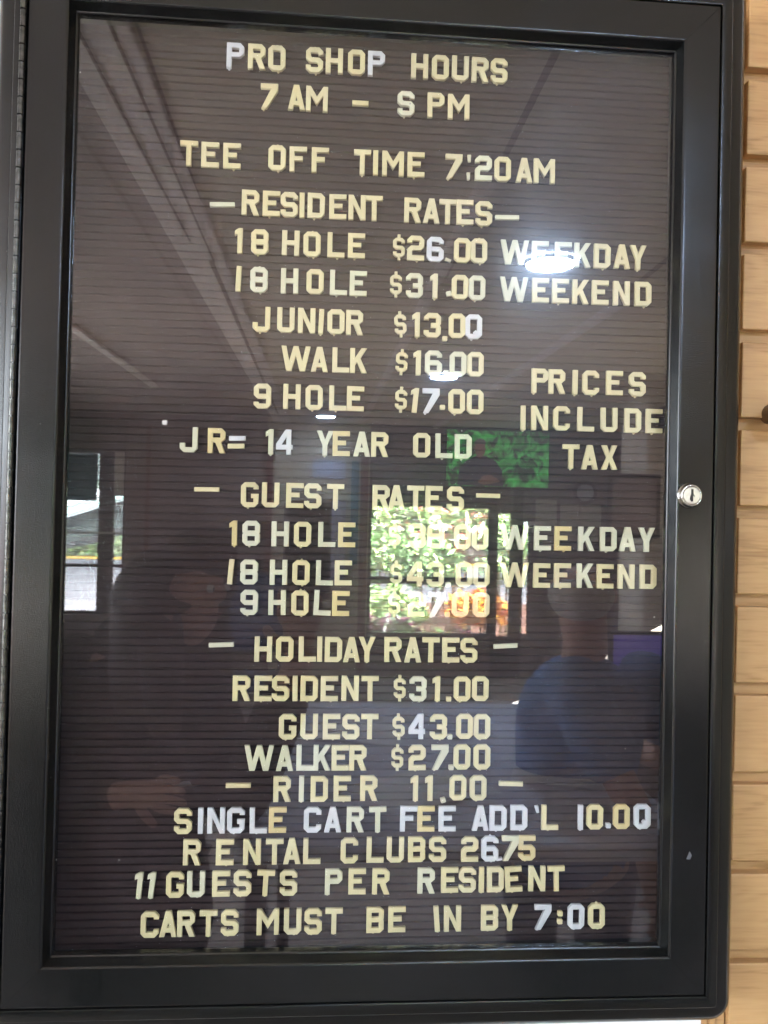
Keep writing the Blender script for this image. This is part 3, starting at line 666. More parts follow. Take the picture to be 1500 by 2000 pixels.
  ('$31.00', [('$',25.0,0.0,'c',0), ('3',40.1,0.0,'p',0), ('1',55.3,0.0,'c',0), ('.',65.7,-8.4,'c',0), ('0',76.9,0.0,'c',0), ('0',92.1,0.0,'c',0)]),
 ]),
 ('GUEST $43.00', -195.1, [
  ('GUEST', [('G',-66.3,0.0,'c',0), ('U',-48.8,0.0,'c',0), ('E',-30.6,0.0,'c',0), ('S',-14.7,0.0,'c',0), ('T',0.7,0.0,'c',0)]),
  ('$43.00', [('$',24.6,0.0,'c',-2), ('4',39.7,0.0,'w',0), ('3',57.7,0.0,'c',0), ('.',67.2,-8.4,'p',0), ('0',79.4,0.0,'c',0), ('0',94.0,0.0,'c',0)]),
 ]),
 ('WALKER $27.00', -220.4, [
  ('WALKER', [('W',-88.9,0.0,'p',0), ('A',-68.2,0.0,'p',0), ('L',-51.6,0.0,'p',0), ('K',-37.9,0.0,'p',0), ('E',-23.0,0.0,'c',0), ('R',-8.5,0.0,'c',0)]),
  ('$27.00', [('$',24.0,0.0,'c',0), ('2',40.3,0.0,'c',0), ('7',59.3,0.0,'p',0), ('.',68.7,-8.4,'p',0), ('0',77.7,0.0,'c',0), ('0',94.4,0.0,'c',0)]),
 ]),
 ('RIDER 11.00', -245.7, [
  ('-', [('-',-105.2,3.3,'c',0)]),
  ('RIDER', [('R',-69.8,0.0,'c',0), ('I',-54.2,0.0,'p',0), ('D',-39.6,0.0,'c',0), ('E',-20.9,0.0,'c',0), ('R',0.9,0.0,'c',0)]),
  ('11.00', [('1',38.4,0.0,'c',0), ('1',50.5,0.0,'c',0), ('.',62.4,-10.1,'p',-15), ('0',74.7,0.0,'c',0), ('0',91.6,0.0,'c',0)]),
  ('-', [('-',119.1,3.0,'c',1.5)]),
 ]),
 ("SINGLE CART FEE ADD'L 10.00", -270.8, [
  ('SINGLE', [('S',-148.7,0.0,'c',0), ('I',-134.8,0.0,'w',0), ('N',-122.3,0.0,'w',0), ('G',-106.6,0.0,'w',0), ('L',-88.4,0.0,'w',0), ('E',-73.0,0.0,'y',0)]),
  ('CART', [('C',-44.7,0.0,'w',0), ('A',-28.2,0.0,'w',0), ('R',-9.8,0.0,'p',0), ('T',8.6,0.0,'p',0)]),
  ('FEE', [('F',34.2,0.0,'w',0), ('E',48.5,0.0,'y',0), ('E',66.1,0.0,'w',0)]),
  ("ADD'L", [('A',93.9,0.0,'w',0), ('D',108.7,0.0,'w',0), ('D',126.2,0.0,'w',0), ("'",141.4,6.8,'w',-12), ('L',152.5,0.0,'c',0)]),
  ('10.00', [('I',178.6,0.0,'w',0), ('0',190.8,0.0,'c',0), ('.',202.3,-7.5,'w',0), ('0',213.6,0.0,'y',0), ('Q',231.5,0.0,'w',0)]),
 ]),
 ('RENTAL CLUBS 26.75', -296.1, [
  ('RENTAL', [('R',-141.1,0.0,'c',0), ('E',-114.9,0.0,'c',0), ('N',-93.1,0.0,'c',0), ('T',-75.0,0.0,'c',0), ('A',-61.0,0.0,'c',0), ('L',-44.7,0.0,'c',0)]),
  ('CLUBS', [('C',-14.2,0.0,'c',0), ('L',7.0,0.0,'c',0), ('U',23.6,0.0,'c',0), ('B',41.2,0.0,'c',0), ('S',58.6,0.0,'c',0)]),
  ('26.75', [('2',85.4,0.0,'c',0), ('6',102.3,0.0,'w',0), ('-d',110.2,-8.9,'w',-10), ('7',119.4,0.0,'p',0), ('5',133.4,0.0,'y',0)]),
 ]),
 ('11 GUESTS PER RESIDENT', -321.5, [
  ('11', [('1',-183.1,-0.4,'p',5), ('1',-173.3,-0.4,'p',6)]),
  ('GUESTS', [('G',-154.0,0.0,'c',0), ('U',-137.4,0.0,'p',0), ('E',-117.4,0.0,'c',0), ('S',-100.3,0.0,'c',0), ('T',-81.8,0.0,'c',3), ('S',-63.2,0.0,'c',0)]),
  ('PER', [('P',-26.6,0.0,'p',0), ('E',-7.4,0.0,'c',0), ('R',12.1,0.0,'c',1)]),
  ('RESIDENT', [('R',49.5,0.0,'p',0), ('E',69.0,0.0,'c',0), ('S',83.8,0.0,'c',0), ('I',95.6,0.0,'c',0), ('D',107.3,0.0,'c',0), ('E',122.4,0.0,'c',-3), ('N',142.2,0.0,'c',0), ('T',158.6,0.0,'c',-2)]),
 ]),
 ('CARTS MUST BE IN BY 7:00', -353.1, [
  ('CARTS', [('C',-173.4,0.0,'c',0), ('A',-158.8,0.0,'c',0), ('R',-144.6,0.0,'c',0), ('T',-126.9,0.0,'c',0), ('S',-109.8,0.0,'c',0)]),
  ('MUST', [('M',-79.3,0.0,'c',0), ('U',-59.3,0.0,'c',0), ('S',-42.7,0.0,'c',0), ('T',-25.8,0.0,'c',0)]),
  ('BE', [('B',7.9,0.0,'c',0), ('E',25.8,0.0,'c',0)]),
  ('IN', [('I',58.7,0.0,'c',-4), ('N',71.9,0.0,'c',0)]),
  ('BY', [('B',102.9,0.0,'c',0), ('Y',119.7,0.0,'c',0)]),
  ('7:00', [('7',147.7,0.0,'w',0), ('.',162.3,2.5,'c',0), ('.',162.1,-3.8,'c',0), ('0',175.9,0.0,'w',0), ('0',193.3,0.0,'c',0)]),
 ]),
]
NICK = ['the top line', 'the 7 AM line', 'the TEE OFF TIME line', 'the RESIDENT RATES line', 'the resident weekday price line', 'the resident weekend price line',
        'the JUNIOR line', 'the WALK line', 'the resident nine hole line', 'the PRICES note', 'the INCLUDE note', 'the TAX note',
        'the YEAR OLD line', 'the GUEST RATES line', 'the guest weekday price line', 'the guest weekend price line', 'the guest nine hole line',
        'the HOLIDAY RATES line', 'the holiday RESIDENT line', 'the holiday GUEST line', 'the WALKER line', 'the RIDER line', 'the SINGLE CART FEE line',
        'the RENTAL CLUBS line', 'the PER RESIDENT line', 'the bottom line']
ORD = ['only', 'first', 'second', 'third', 'fourth', 'fifth', 'sixth', 'seventh', 'eighth', 'ninth']
CN = {'c': 'cream', 'p': 'pale cream', 'w': 'white', 'y': 'yellowed'}
NAMES = {'.': ('plastic_dot', 'dot'), "'": ('plastic_apostrophe', 'apostrophe'), '-': ('plastic_dash', 'dash'), '-s': ('plastic_dash', 'dash'), '-d': ('plastic_dot', 'dot'), '$': ('plastic_dollar_sign', 'dollar sign')}
ct, stt = math.cos(TILT), math.sin(TILT)
for li, (desc, z0, words) in enumerate(LINES):
    ndash = 0
    for wi, (word, chars) in enumerate(words):
        for ci, (ch, x, dz, colr, rot) in enumerate(chars):
            nm, cat = NAMES.get(ch, ('plastic_numeral', 'numeral') if (ch.isdigit() or (ch in 'IQS' and word in ('18', '10.00', '$13.00', '5'))) else ('plastic_letter', 'letter'))
            tb = random.choice((0, 0, 1, 1, 2))
            o = bpy.data.objects.new(nm, GM[ch, tb]); COL.objects.link(o)
            o.material_slots[0].link = 'OBJECT'; o.material_slots[0].material = M['L_' + colr]
            lx, lz = x * .001, (z0 + dz) * .001
            o.location = (ct * lx - stt * lz, 0.0283 - random.uniform(0, .0003), stt * lx + ct * lz + random.uniform(-.0002, .0002))
            o.rotation_euler = (random.uniform(-.012, .012), -TILT + math.radians(rot + random.uniform(-.5, .5)), random.uniform(-.02, .02))
            shown = {'-s': 'dash', '-': 'dash', '-d': 'dot', '.': 'dot', "'": 'apostrophe', '$': 'dollar sign'}.get(ch, 'letter ' + ch)
            if ch.isdigit(): shown = 'digit ' + ['zero', 'one', 'two', 'three', 'four', 'five', 'six', 'seven', 'eight', 'nine'][int(ch)]
            n = len(chars)
            tail = ''
            if word == '-':
                side = 'the short' if ch == '-s' else ('the left' if wi == 0 else 'the right')
                lab = '%s plastic dash, %s one on %s' % (CN[colr], side[4:], NICK[li])
            elif word == '=':
                lab = '%s plastic dash, %s bar of the equals sign after JR' % (CN[colr], 'upper' if ci == 0 else 'lower')
            elif n == 1:
                lab = '%s plastic %s standing alone on %s' % (CN[colr], shown, NICK[li])
            else:
                lab = '%s plastic %s, %s of %s on %s' % (CN[colr], shown, ORD[ci + 1], word, NICK[li])
            tag(o, lab, cat, 'push-in plastic characters on the letter board')

# ============================================================ WALL AROUND THE CASE
b = MB(); b.box(-2.9, 0.2961, 0.0455, 0.16, -1.53, 0.93)
wl = tag(b.build('wall', M['plaster']), kind='structure')
b = MB(); b.box(0.2961, 2.9, 0.0600, 0.16, -1.53, 0.93)
tag(b.build('wall', M['plaster']), kind='structure')
sw_ = empty('slat_wall', (0.3245, 0.048, 0.0), (0, 0.0045, 0))
tag(sw_, 'light oak slat wall of horizontal boards with slots, right of the black case', 'slat wall')
b = MB(); b.box(-0.0284, 1.6, 0.0098, 0.0119, -1.30, 0.85); b.build('backing_panel', M['oakb'], sw_)
# vertical moulding at the left end of the slats, with two reeds
b = MB(); b.box(-0.0282, -0.0175, 0.0032, 0.0096, -1.30, 0.85); b.box(-0.0163, -0.0105, 0.0022, 0.0096, -1.30, 0.85); b.box(-0.0093, -0.0016, 0.0045, 0.0096, -1.30, 0.85)
b.build('edge_moulding', M['oakb'], sw_, bevel=0.0009)
PP = 0.0779
b = MB(); hh = 0.0667
# plank section with eased edges and a lip into the slot
b.box(0, 1.55, 0.0, 0.0097, 0.0, hh)
plank = b.build('plank', M['oak'], sw_, bevel=0.0011)
first = True
for k in range(-11, 6):
    zb = 0.3845 - PP * (5 - k) + PP * 5
    zb = 0.3845 + PP * (k)
    o = plank if first else plank.copy()
    if not first: COL.objects.link(o)
    first = False; o.parent = sw_
    o.location = (random.uniform(-.0006, .0004), 0, zb)
b = MB(); b.cyl((0.352, 0.053, 0.0765), (0.352, 0.018, 0.0765), 0.0085, 0.0095, n=20)
b.cyl((0.352, 0.018, 0.0765), (0.352, 0.012, 0.0765), 0.0125, 0.0115, n=20)
pg = b.build('display_peg', mat('dark_stained_wood', (0.11, 0.055, 0.02), 0.5), smooth=False, bevel=0.001)
tag(pg, 'dark brown wooden peg in a slot of the oak slat wall at the right edge', 'peg')

# ============================================================ THE ROOM THE GLASS REFLECTS
FL, CE = -1.53, 0.923
b = MB(); b.box(-2.9, 2.9, -6.87, 0.0455, FL - 0.1, FL); tag(b.build('floor', M['floor']), kind='structure')
ceil = empty('ceiling', (0, 0, 0)); tag(ceil, kind='structure')
b = MB(); b.box(-0.44, 0.33, -6.87, 0.0455, CE, CE + 0.1); b.build('ceiling_panel', M['ceil'], ceil)
b = MB(); b.box(0.332, 1.14, -6.87, 0.0455, CE + 0.002, CE + 0.1); b.build('ceiling_panel', M['ceil3'], ceil)
b = MB(); b.box(1.142, 2.9, -6.87, 0.0455, CE, CE + 0.1); b.build('ceiling_panel', M['ceil'], ceil)
b = MB(); b.box(-0.598, -0.442, -6.87, 0.0455, CE - 0.012, CE + 0.1); b.build('ceiling_beam', M['batten'], ceil)
b = MB(); b.box(-2.9, -0.60, -6.87, 0.0455, CE + 0.035, CE + 0.1); b.build('ceiling_panel', M['ceil2'], ceil)
def strip(name, p, q, wd, th, m, zt=CE):
    p, q = Vector(p), Vector(q); d = (q - p).normalized(); s = Vector((-d.y, d.x, 0)) * wd / 2
    v = [p - s, p + s, q + s, q - s]
    V = [(a.x, a.y, zt - th) for a in v] + [(a.x, a.y, zt + .002) for a in v]
    o = mesh_obj(name, V, [(0, 1, 2, 3), (7, 6, 5, 4), (0, 4, 5, 1), (1, 5, 6, 2), (2, 6, 7, 3), (3, 7, 4, 0)], m, ceil)
    return fixn(o)
strip('batten', (0.395, -0.70, 0), (0.385, -2.3, 0), 0.014, 0.006, M['batten_dark'])
strip('batten', (0.372, -1.3, 0), (0.262, -5.9, 0), 0.040, 0.032, M['batten'])
strip('batten', (1.10, -0.7, 0), (1.135, -2.4, 0), 0.016, 0.006, M['batten_dark'])
strip('batten', (1.155, -2.4, 0), (0.97, -6.8, 0), 0.036, 0.028, M['batten'])
strip('joint_strip', (-0.545, -0.7, 0), (-0.530, -2.0, 0), 0.006, 0.004, M['batten_dark'], CE - 0.012)
strip('joint_strip', (-0.475, -0.7, 0), (-0.480, -2.2, 0), 0.006, 0.004, M['batten_dark'], CE - 0.012)
strip('joint_strip', (-0.425, -0.7, 0), (-0.455, -2.2, 0), 0.006, 0.004, M['batten_dark'])
strip('joint_strip', (-0.49, -2.2, 0), (-0.52, -6.2, 0), 0.016, 0.004, M['batten_dark'], CE - 0.012)
strip('joint_strip', (-0.70, -1.35, 0), (-0.67, -4.6, 0), 0.014, 0.003, M['batten_dark'], CE + 0.035)
strip('batten', (-1.40, -3.1, 0), (-1.37, -5.2, 0), 0.045, 0.02, M['batten'], CE + 0.035)
# side walls; the left one has an unseen opening added for the fill lamp
b = MB(); b.box(2.9, 3.0, -6.97, 0.16, FL, CE + .1); tag(b.build('side_wall', M['walltan']), kind='structure')
for sx, y0, y1 in ((-1, -4.6, -0.6),):
    b = MB(); x0, x1 = sorted((sx * 2.9, sx * 3.0))
    b.box(x0, x1, -6.97, 0.16, FL, -0.62); b.box(x0, x1, -6.97, 0.16, 0.72, CE + .1)
    b.box(x0, x1, -6.97, y0, -0.62, 0.72); b.box(x0, x1, y1, 0.16, -0.62, 0.72)
    tag(b.build('side_wall', M['walltan']), kind='structure')
for sx in (-1, 1):  # unseen troughs added to hold the ceiling fill lamps
    cv = empty('ceiling_fill_trough', (sx * 2.9, -3.3, -0.10)); tag(cv, 'added unseen white trough for a fill lamp on the %s side wall of the room' % ('left' if sx < 0 else 'right'), 'cove light')
    b = MB(); a_, c_ = sorted((0, -sx * .28)); b.box(a_, c_, -2.9, 2.9, 0, 0.02)
    a2, c2 = sorted((-sx * .28, -sx * .30)); b.box(a2, c2, -2.9, 2.9, 0, 0.14); b.build('trough', M['plaster'], cv)
# far wall, built around its openings  (x0,x1,z0,z1)
WY0, WY1 = -6.97, -6.87
def far(x0, x1, z0, z1, m, y1=WY1, nm='far_wall'):
    b = MB(); b.box(x0, x1, WY0, y1, z0, z1); return tag(b.build(nm, m), kind='structure')
far(-2.9, -2.58, FL, CE + .1, M['wallbrown'])
far(-2.58, -2.0, FL, -0.96, M['wallbrown']); far(-2.58, -2.0, 0.90, CE + .1, M['wallbrown'])
far(-2.0, -0.66, FL, CE + .1, M['wallbrown']); far(-0.66, 0.34, FL, CE + .1, M['walltan'])
far(0.34, 1.56, FL, -1.14, M['wallbrown']); far(0.34, 1.56, 0.58, CE + .1, M['wallbrown'])
far(1.56, 1.61, FL, CE + .1, M['darkframe']); far(1.61, 1.77, FL, -1.15, M['darkframe']); far(1.61, 1.77, 0.10, CE + .1, M['wallbrown'])
far(1.77, 1.87, FL, CE + .1, M['darkframe']); far(1.87, 1.95, 0.02, CE + .1, M['wallbrown']); far(1.87, 1.95, FL, -1.12, M['wallbrown']); far(1.95, 2.9, FL, CE + .1, M['wallbrown'])

def frame(name, x0, x1, z0, z1, y, mull=(), trans=(), wd=0.05, label='', group=None):
    r = empty(name, ((x0 + x1) / 2, y, z0)); ox, oz = (x0 + x1) / 2, z0
    b = MB(); d0, d1 = -0.03, 0.03
    X0, X1, Z1 = x0 - ox, x1 - ox, z1 - oz
    b.box(X0, X0 + wd, d0, d1, 0, Z1); b.box(X1 - wd, X1, d0, d1, 0, Z1); b.box(X0 + wd, X1 - wd, d0, d1, 0, wd); b.box(X0 + wd, X1 - wd, d0, d1, Z1 - wd, Z1)
    b.build('window_frame', M['darkframe'], r)
    for m0, m1 in mull:
        b = MB(); b.box(m0 - ox, m1 - ox, d0 + .005, d1 - .005, wd, Z1 - wd); b.build('mullion', M['darkframe'], r)
    for t0, t1 in trans:
        b = MB(); b.box(X0 + wd, X1 - wd, d0 + .01, d1 - .01, t0 - oz, t1 - oz); b.build('transom', M['darkframe'], r)
    b = MB(); b.box(X0 + wd, X1 - wd, -0.004, 0.004, wd, Z1 - wd); b.build('pane', M['pane'], r)
    tag(r, label, 'window'); return r
fw = frame('garden_window', 0.34, 1.56, -1.14, 0.58, -6.92, trans=((-0.63, -0.56), (0.13, 0.20)), wd=0.03, label='wide dark framed garden window reflected behind the GUEST RATES letters')
frame('narrow_window', 1.61, 1.77, -1.15, 0.10, -6.92, wd=0.015, label='narrow sidelight right of the reflected garden window')
frame('narrow_window', 1.87, 1.95, -1.12, 0.02, -6.92, wd=0.01, label='thinnest window slit, farthest right of the reflected garden windows')
lw = frame('street_window', -2.58, -2.0, -0.96, 0.90, -6.92, mull=((-2.25, -2.11),), trans=((-0.52, -0.49), (0.57, 0.64)), wd=0.02, label='street window with a broad mullion reflected at the left edge of the glass')
def thing(name, label, cat, boxes, m, bevel=0.0, group=None):
    b = MB()
    for q in boxes: b.box(*q)
    o = b.build(name, m, bevel=bevel)
    return tag(o, label, cat, group)
# blinds, curtains, sign, panels on the far wall
thing('roller_shade', 'grey roller shade half lowered over the reflected garden window', 'blind', [(0.37, 1.53, -6.85, -6.84, 0.18, 0.56), (0.37, 1.53, -6.862, -6.838, 0.16, 0.18), (0.37, 1.09, -6.838, -6.832, 0.34, 0.36)], M['greyshade'])
thing('window_blind', 'teal blind in the left half of the reflected street window', 'blind', [(-2.55, -2.26, -6.86, -6.85, 0.13, 0.56), (-2.55, -2.26, -6.865, -6.845, 0.115, 0.13)], M['teal'])
thing('window_blind', 'beige blind in the right half of the reflected street window', 'blind', [(-2.10, -2.01, -6.86, -6.85, 0.18, 0.88), (-2.10, -2.01, -6.865, -6.845, 0.165, 0.18)], M['beige'])
thing('pane_reflection_board', 'grey board standing in for the ceiling reflected in the street window top pane', 'reflection stand-in', [(-2.57, -2.01, -6.86, -6.845, 0.60, 0.90), (-2.57, -2.01, -6.865, -6.840, 0.585, 0.60)], M['greyshade'])  # grey board added to imitate the ceiling reflection in the pane
thing('window_ledge_bar', 'pale horizontal bar across the reflected street window', 'bar', [(-2.56, -2.01, -6.84, -6.82, -0.20, -0.18)], M['beige'])
thing('wall_sign', 'blank pale grey rounded sign on the tan far wall, left of the garden window', 'sign', [(-0.22, 0.10, -6.868, -6.85, 0.38, 0.57)], M['sign'], bevel=0.02)
thing('banner', 'teal hanging banner on the tan far wall beside the red trim', 'banner', [(0.16, 0.235, -6.868, -6.855, -0.45, 0.56)], M['teal'])
thing('door_casing', 'red brown casing strip left of the reflected garden window', 'trim', [(0.25, 0.325, -6.868, -6.83, -1.5, 0.60)], M['redwood'])
thing('door_casing', 'red brown casing strip left of the blank pale sign', 'trim', [(-0.66, -0.60, -6.868, -6.83, -1.5, 0.85)], M['redwood'])
thing('door_casing', 'thin red brown casing at the left of the brown far wall', 'trim', [(-1.80, -1.76, -6.868, -6.83, -1.5, 0.85)], M['redwood'])
thing('curtain', 'pale lilac curtain hanging below the blank grey sign', 'curtain', [(-0.04, 0.02, -6.80, -6.76, -0.60, 0.17), (0.025, 0.07, -6.79, -6.76, -0.60, 0.17), (0.075, 0.11, -6.80, -6.765, -0.60, 0.17)], M['pale'], bevel=0.012)
thing('cabinet_door', 'beige cabinet door right of the garden window, taller of the two', 'cabinet door', [(1.99, 2.19, -6.868, -6.80, -0.27, 0.23)], M['beige'], bevel=0.01)
thing('cabinet_door', 'beige cabinet door pair behind the dark board at the right', 'cabinet door', [(2.24, 2.42, -6.868, -6.80, -0.18, 0.19), (2.44, 2.64, -6.868, -6.80, -0.18, 0.19)], M['beige'], bevel=0.01)
b = MB(); b.cyl((2.48, -6.868, 0.31), (2.48, -6.83, 0.31), 0.11, 0.12, n=28)
o = b.build('wall_clock', M['black']); tag(o, 'round black rimmed clock with a pale face on the far wall', 'clock')
b = MB(); b.cyl((2.48, -6.831, 0.31), (2.48, -6.822, 0.31), 0.085, n=28); b.build('clock_face', M['sign'], o)
# television showing a man in front of foliage
tv = empty('television', (1.585, -6.75, 0.34)); tag(tv, 'wall television showing a man in dark clothes before green foliage', 'television')
b = MB(); b.box(-0.525, 0.525, -0.10, -0.03, -0.015, 0.565); b.build('bezel', M['black'], tv, bevel=0.008)
def tvpic():
    m = bpy.data.materials.new('foliage_picture'); m.use_nodes = True
    nt = m.node_tree; b = nt.nodes['Principled BSDF']; b.inputs['Base Color'].default_value = (0.01, 0.01, 0.01, 1)
    tc = nd(nt, 'ShaderNodeTexCoord'); n = nd(nt, 'ShaderNodeTexNoise'); n.inputs['Scale'].default_value = 9; n.inputs['Detail'].default_value = 4; n.inputs['Distortion'].default_value = 1.2
    nt.links.new(tc.outputs['Object'], n.inputs['Vector'])
    r = nd(nt, 'ShaderNodeValToRGB'); e = r.color_ramp.elements
    e[0].position = .40; e[0].color = (0.006, 0.035, 0.008, 1); e[1].position = .68; e[1].color = (0.10, 0.75, 0.14, 1)
    nt.links.new(n.outputs['Fac'], r.inputs[0]); nt.links.new(r.outputs[0], b.inputs['Emission Color']); b.inputs['Emission Strength'].default_value = 3.6
    return m
b = MB(); b.box(-0.505, 0.505, -0.029, -0.024, 0.005, 0.548); b.build('screen', tvpic(), tv)
def flat(name, pts, y, m, par):
    V = [(x, y, z) for x, z in pts] + [(x, y - .002, z) for x, z in pts]; n = len(pts)
    return fixn(mesh_obj(name, V, [tuple(range(n)), tuple(range(2 * n - 1, n - 1, -1))] + [(i, (i + 1) % n, n + (i + 1) % n, n + i) for i in range(n)], m, par))
em1 = mat('screen_navy', (0.01,) * 3, emit=(0.03, 0.025, 0.05), es=3.0); em2 = mat('screen_skin', (0.01,) * 3, emit=(0.42, 0.20, 0.17), es=1.6); em3 = mat('screen_grey', (0.01,) * 3, emit=(0.30, 0.25, 0.25), es=1.5)
flat('screen_shirt', [(-0.40, 0.01), (-0.38, 0.16), (-0.33, 0.24), (-0.22, 0.30), (-0.12, 0.30), (-0.02, 0.25), (0.04, 0.16), (0.06, 0.01)], -0.021, em1, tv)
flat('screen_face', [(-0.18 + .055 * math.cos(a), 0.37 + .085 * math.sin(a)) for a in [math.tau * i / 20 for i in range(20)]], -0.019, em2, tv)
flat('screen_hair', [(-0.18 + .060 * math.cos(a), 0.415 + .055 * math.sin(a)) for a in [math.pi * i / 10 for i in range(11)]], -0.017, em3, tv)
flat('screen_hands', [(-0.20, 0.04), (-0.16, 0.10), (-0.08, 0.12), (0.0, 0.08), (0.02, 0.05), (-0.06, 0.03), (-0.14, 0.02)], -0.018, em2, tv)
# column, dark notice board, lamp
thing('wall_column', 'beige square column reflected at the right side of the glass', 'column', [(1.98, 2.40, -4.6, -4.17, FL, CE)], M['beige'])
nb = thing('notice_board', 'dark framed board hung low on the beige column', 'board', [(1.63, 1.96, -3.95, -3.90, -0.09, 0.30)], M['black'], bevel=0.006)
b = MB(); b.box(1.66, 1.93, -3.9, -3.893, -0.06, 0.27); o = b.build('board_face', M['wallbrown'], nb)
b = MB(); b.cyl((2.08, -4.16, 0.66), (2.08, -4.08, 0.66), 0.07, 0.085, n=20); b.cyl((2.08, -4.1, 0.60), (2.08, -4.1, 0.74), 0.05, 0.05, n=16)
tag(b.build('wall_lamp', M['black']), 'black wall lamp fitting on the beige column', 'lamp')
# ceiling downlights
def downlight(x, y, label, lit=True):
    r = empty('downlight', (x, y, CE)); tag(r, label, 'ceiling light', 'round LED downlights in the ceiling')
    V, F, n = lathe([(0.100, 0.0), (0.101, -0.004), (0.096, -0.010), (0.088, -0.012), (0.087, -0.008)], 36)
    V = [(p[0], p[2], p[1]) for p in V]
    fixn(mesh_obj('trim_ring', V, F, M['plaster'], r, smooth=True))
    V, F, n = lathe([(0.087, -0.0085), (0.060, -0.0115), (0.030, -0.0130), (0.0005, -0.0135)], 36)
    V = [(p[0], p[2], p[1]) for p in V]
    fixn(mesh_obj('diffuser', V, F, M['led'], r, smooth=True))
    return r
downlight(0.734, -2.08, 'nearest lit round downlight, glaring over the word WEEKDAY in the glass')
downlight(0.675, -4.28, 'middle lit round downlight, reflected under the price $16.00')
downlight(-0.10, -6.33, 'farthest lit round downlight, reflected above the word YEAR')
# small exit lamp
thing('small_lamp', 'tiny bright lamp high on the far wall left of JR', 'lamp', [(-1.66, -1.62, -6.85, -6.83, 0.86, 0.90)], M['glow'])
# desk, papers, chair, monitor
dk = empty('desk', (0.30, -1.45, FL)); tag(dk, 'pale blue grey topped desk reflected low in the middle of the glass', 'desk')
b = MB(); b.box(-0.50, 0.42, -0.55, 0.62, 0.855, 0.885); b.build('desk_top', M['tabletop'], dk, bevel=0.004)
for (x, y) in ((-.46, -.5), (-.46, .57), (.38, -.5), (.38, .57)):
    b = MB(); b.box(x - .02, x + .02, y - .02, y + .02, 0, 0.855); b.build('leg', M['black'], dk)
def sheet(label, x, y, rz, w_=.21, l_=.297, z=FL + .8875, tilt=0.0):
    b = MB(); n = 6
    V = []
    for k in (0, 1):
        for i in range(n + 1):
            for j in (0, 1):
                u = i / n - .5; V.append((u * l_, (j - .5) * w_, .004 * math.cos(u * 5) + k * .0006))
    F = []
    for k in (0, 1):
        o_ = k * (n + 1) * 2
        for i in range(n): a = o_ + i * 2; F.append((a, a + 2, a + 3, a + 1))
    e_ = (n + 1) * 2
    for i in range(n): F += [(i * 2, i * 2 + 2, e_ + i * 2 + 2, e_ + i * 2), (i * 2 + 1, e_ + i * 2 + 1, e_ + i * 2 + 3, i * 2 + 3)]
    F += [(0, e_, e_ + 1, 1), (2 * n, 2 * n + 1, e_ + 2 * n + 1, e_ + 2 * n)]
    o = fixn(mesh_obj('paper_sheet', V, F, M['paper'])); o.location = (x, y, z); o.rotation_euler = (tilt, 0, rz)
    return tag(o, label, 'paper', 'loose paper sheets')
sheet('white paper sheet on the desk nearest the right hand man', 0.58, -1.25, 0.3)
sheet('white paper sheet lying across the middle of the desk', 0.20, -1.15, -0.5)
sheet('white paper sheet on the desk farthest from the glass', 0.05, -1.62, 0.2)
ch_ = empty('chair', (-0.55, -4.45, FL)); tag(ch_, 'blue upholstered chair reflected between the photographer and the desk', 'chair')
b = MB(); b.box(-.22, .22, -.22, .22, .42, .48); b.build('seat', M['blue'], ch_, bevel=.02)
b = MB(); b.box(-.21, .21, -.24, -.19, .60, 1.14); b.build('backrest', M['blue'], ch_, bevel=.02)
for x, y in ((-.19, -.19), (.19, -.19), (-.19, .19), (.19, .19)):
    b = MB(); b.cyl((x, y, 0), (x, y, .42), .014, n=10); b.build('leg', M['black'], ch_)
for x in (-.19, .19):
    b = MB(); b.cyl((x, -.2, .42), (x, -.215, .62), .012, n=10); b.build('back_post', M['black'], ch_)
mo = empty('monitor', (1.47, -2.87, -0.86)); tag(mo, 'computer monitor with a blue violet screen behind the right hand man', 'monitor')
b = MB(); b.box(-.20, .20, -.02, .02, .05, .35); b.build('housing', M['black'], mo, bevel=.006)
b = MB(); b.box(-.185, .185, .021, .024, .065, .335); b.build('screen', M['bluescreen'], mo)
b = MB(); b.box(-.03, .03, -.02, .0, -.02, .05); b.box(-.11, .11, -.08, .08, -.03, -.02); b.build('stand', M['black'], mo)
thing('counter', 'dark counter cabinet carrying the blue screened monitor', 'counter', [(1.1, 2.2, -3.2, -2.55, FL, -0.93), (1.07, 2.23, -3.23, -2.52, -0.93, -0.89)], M['wallbrown'])

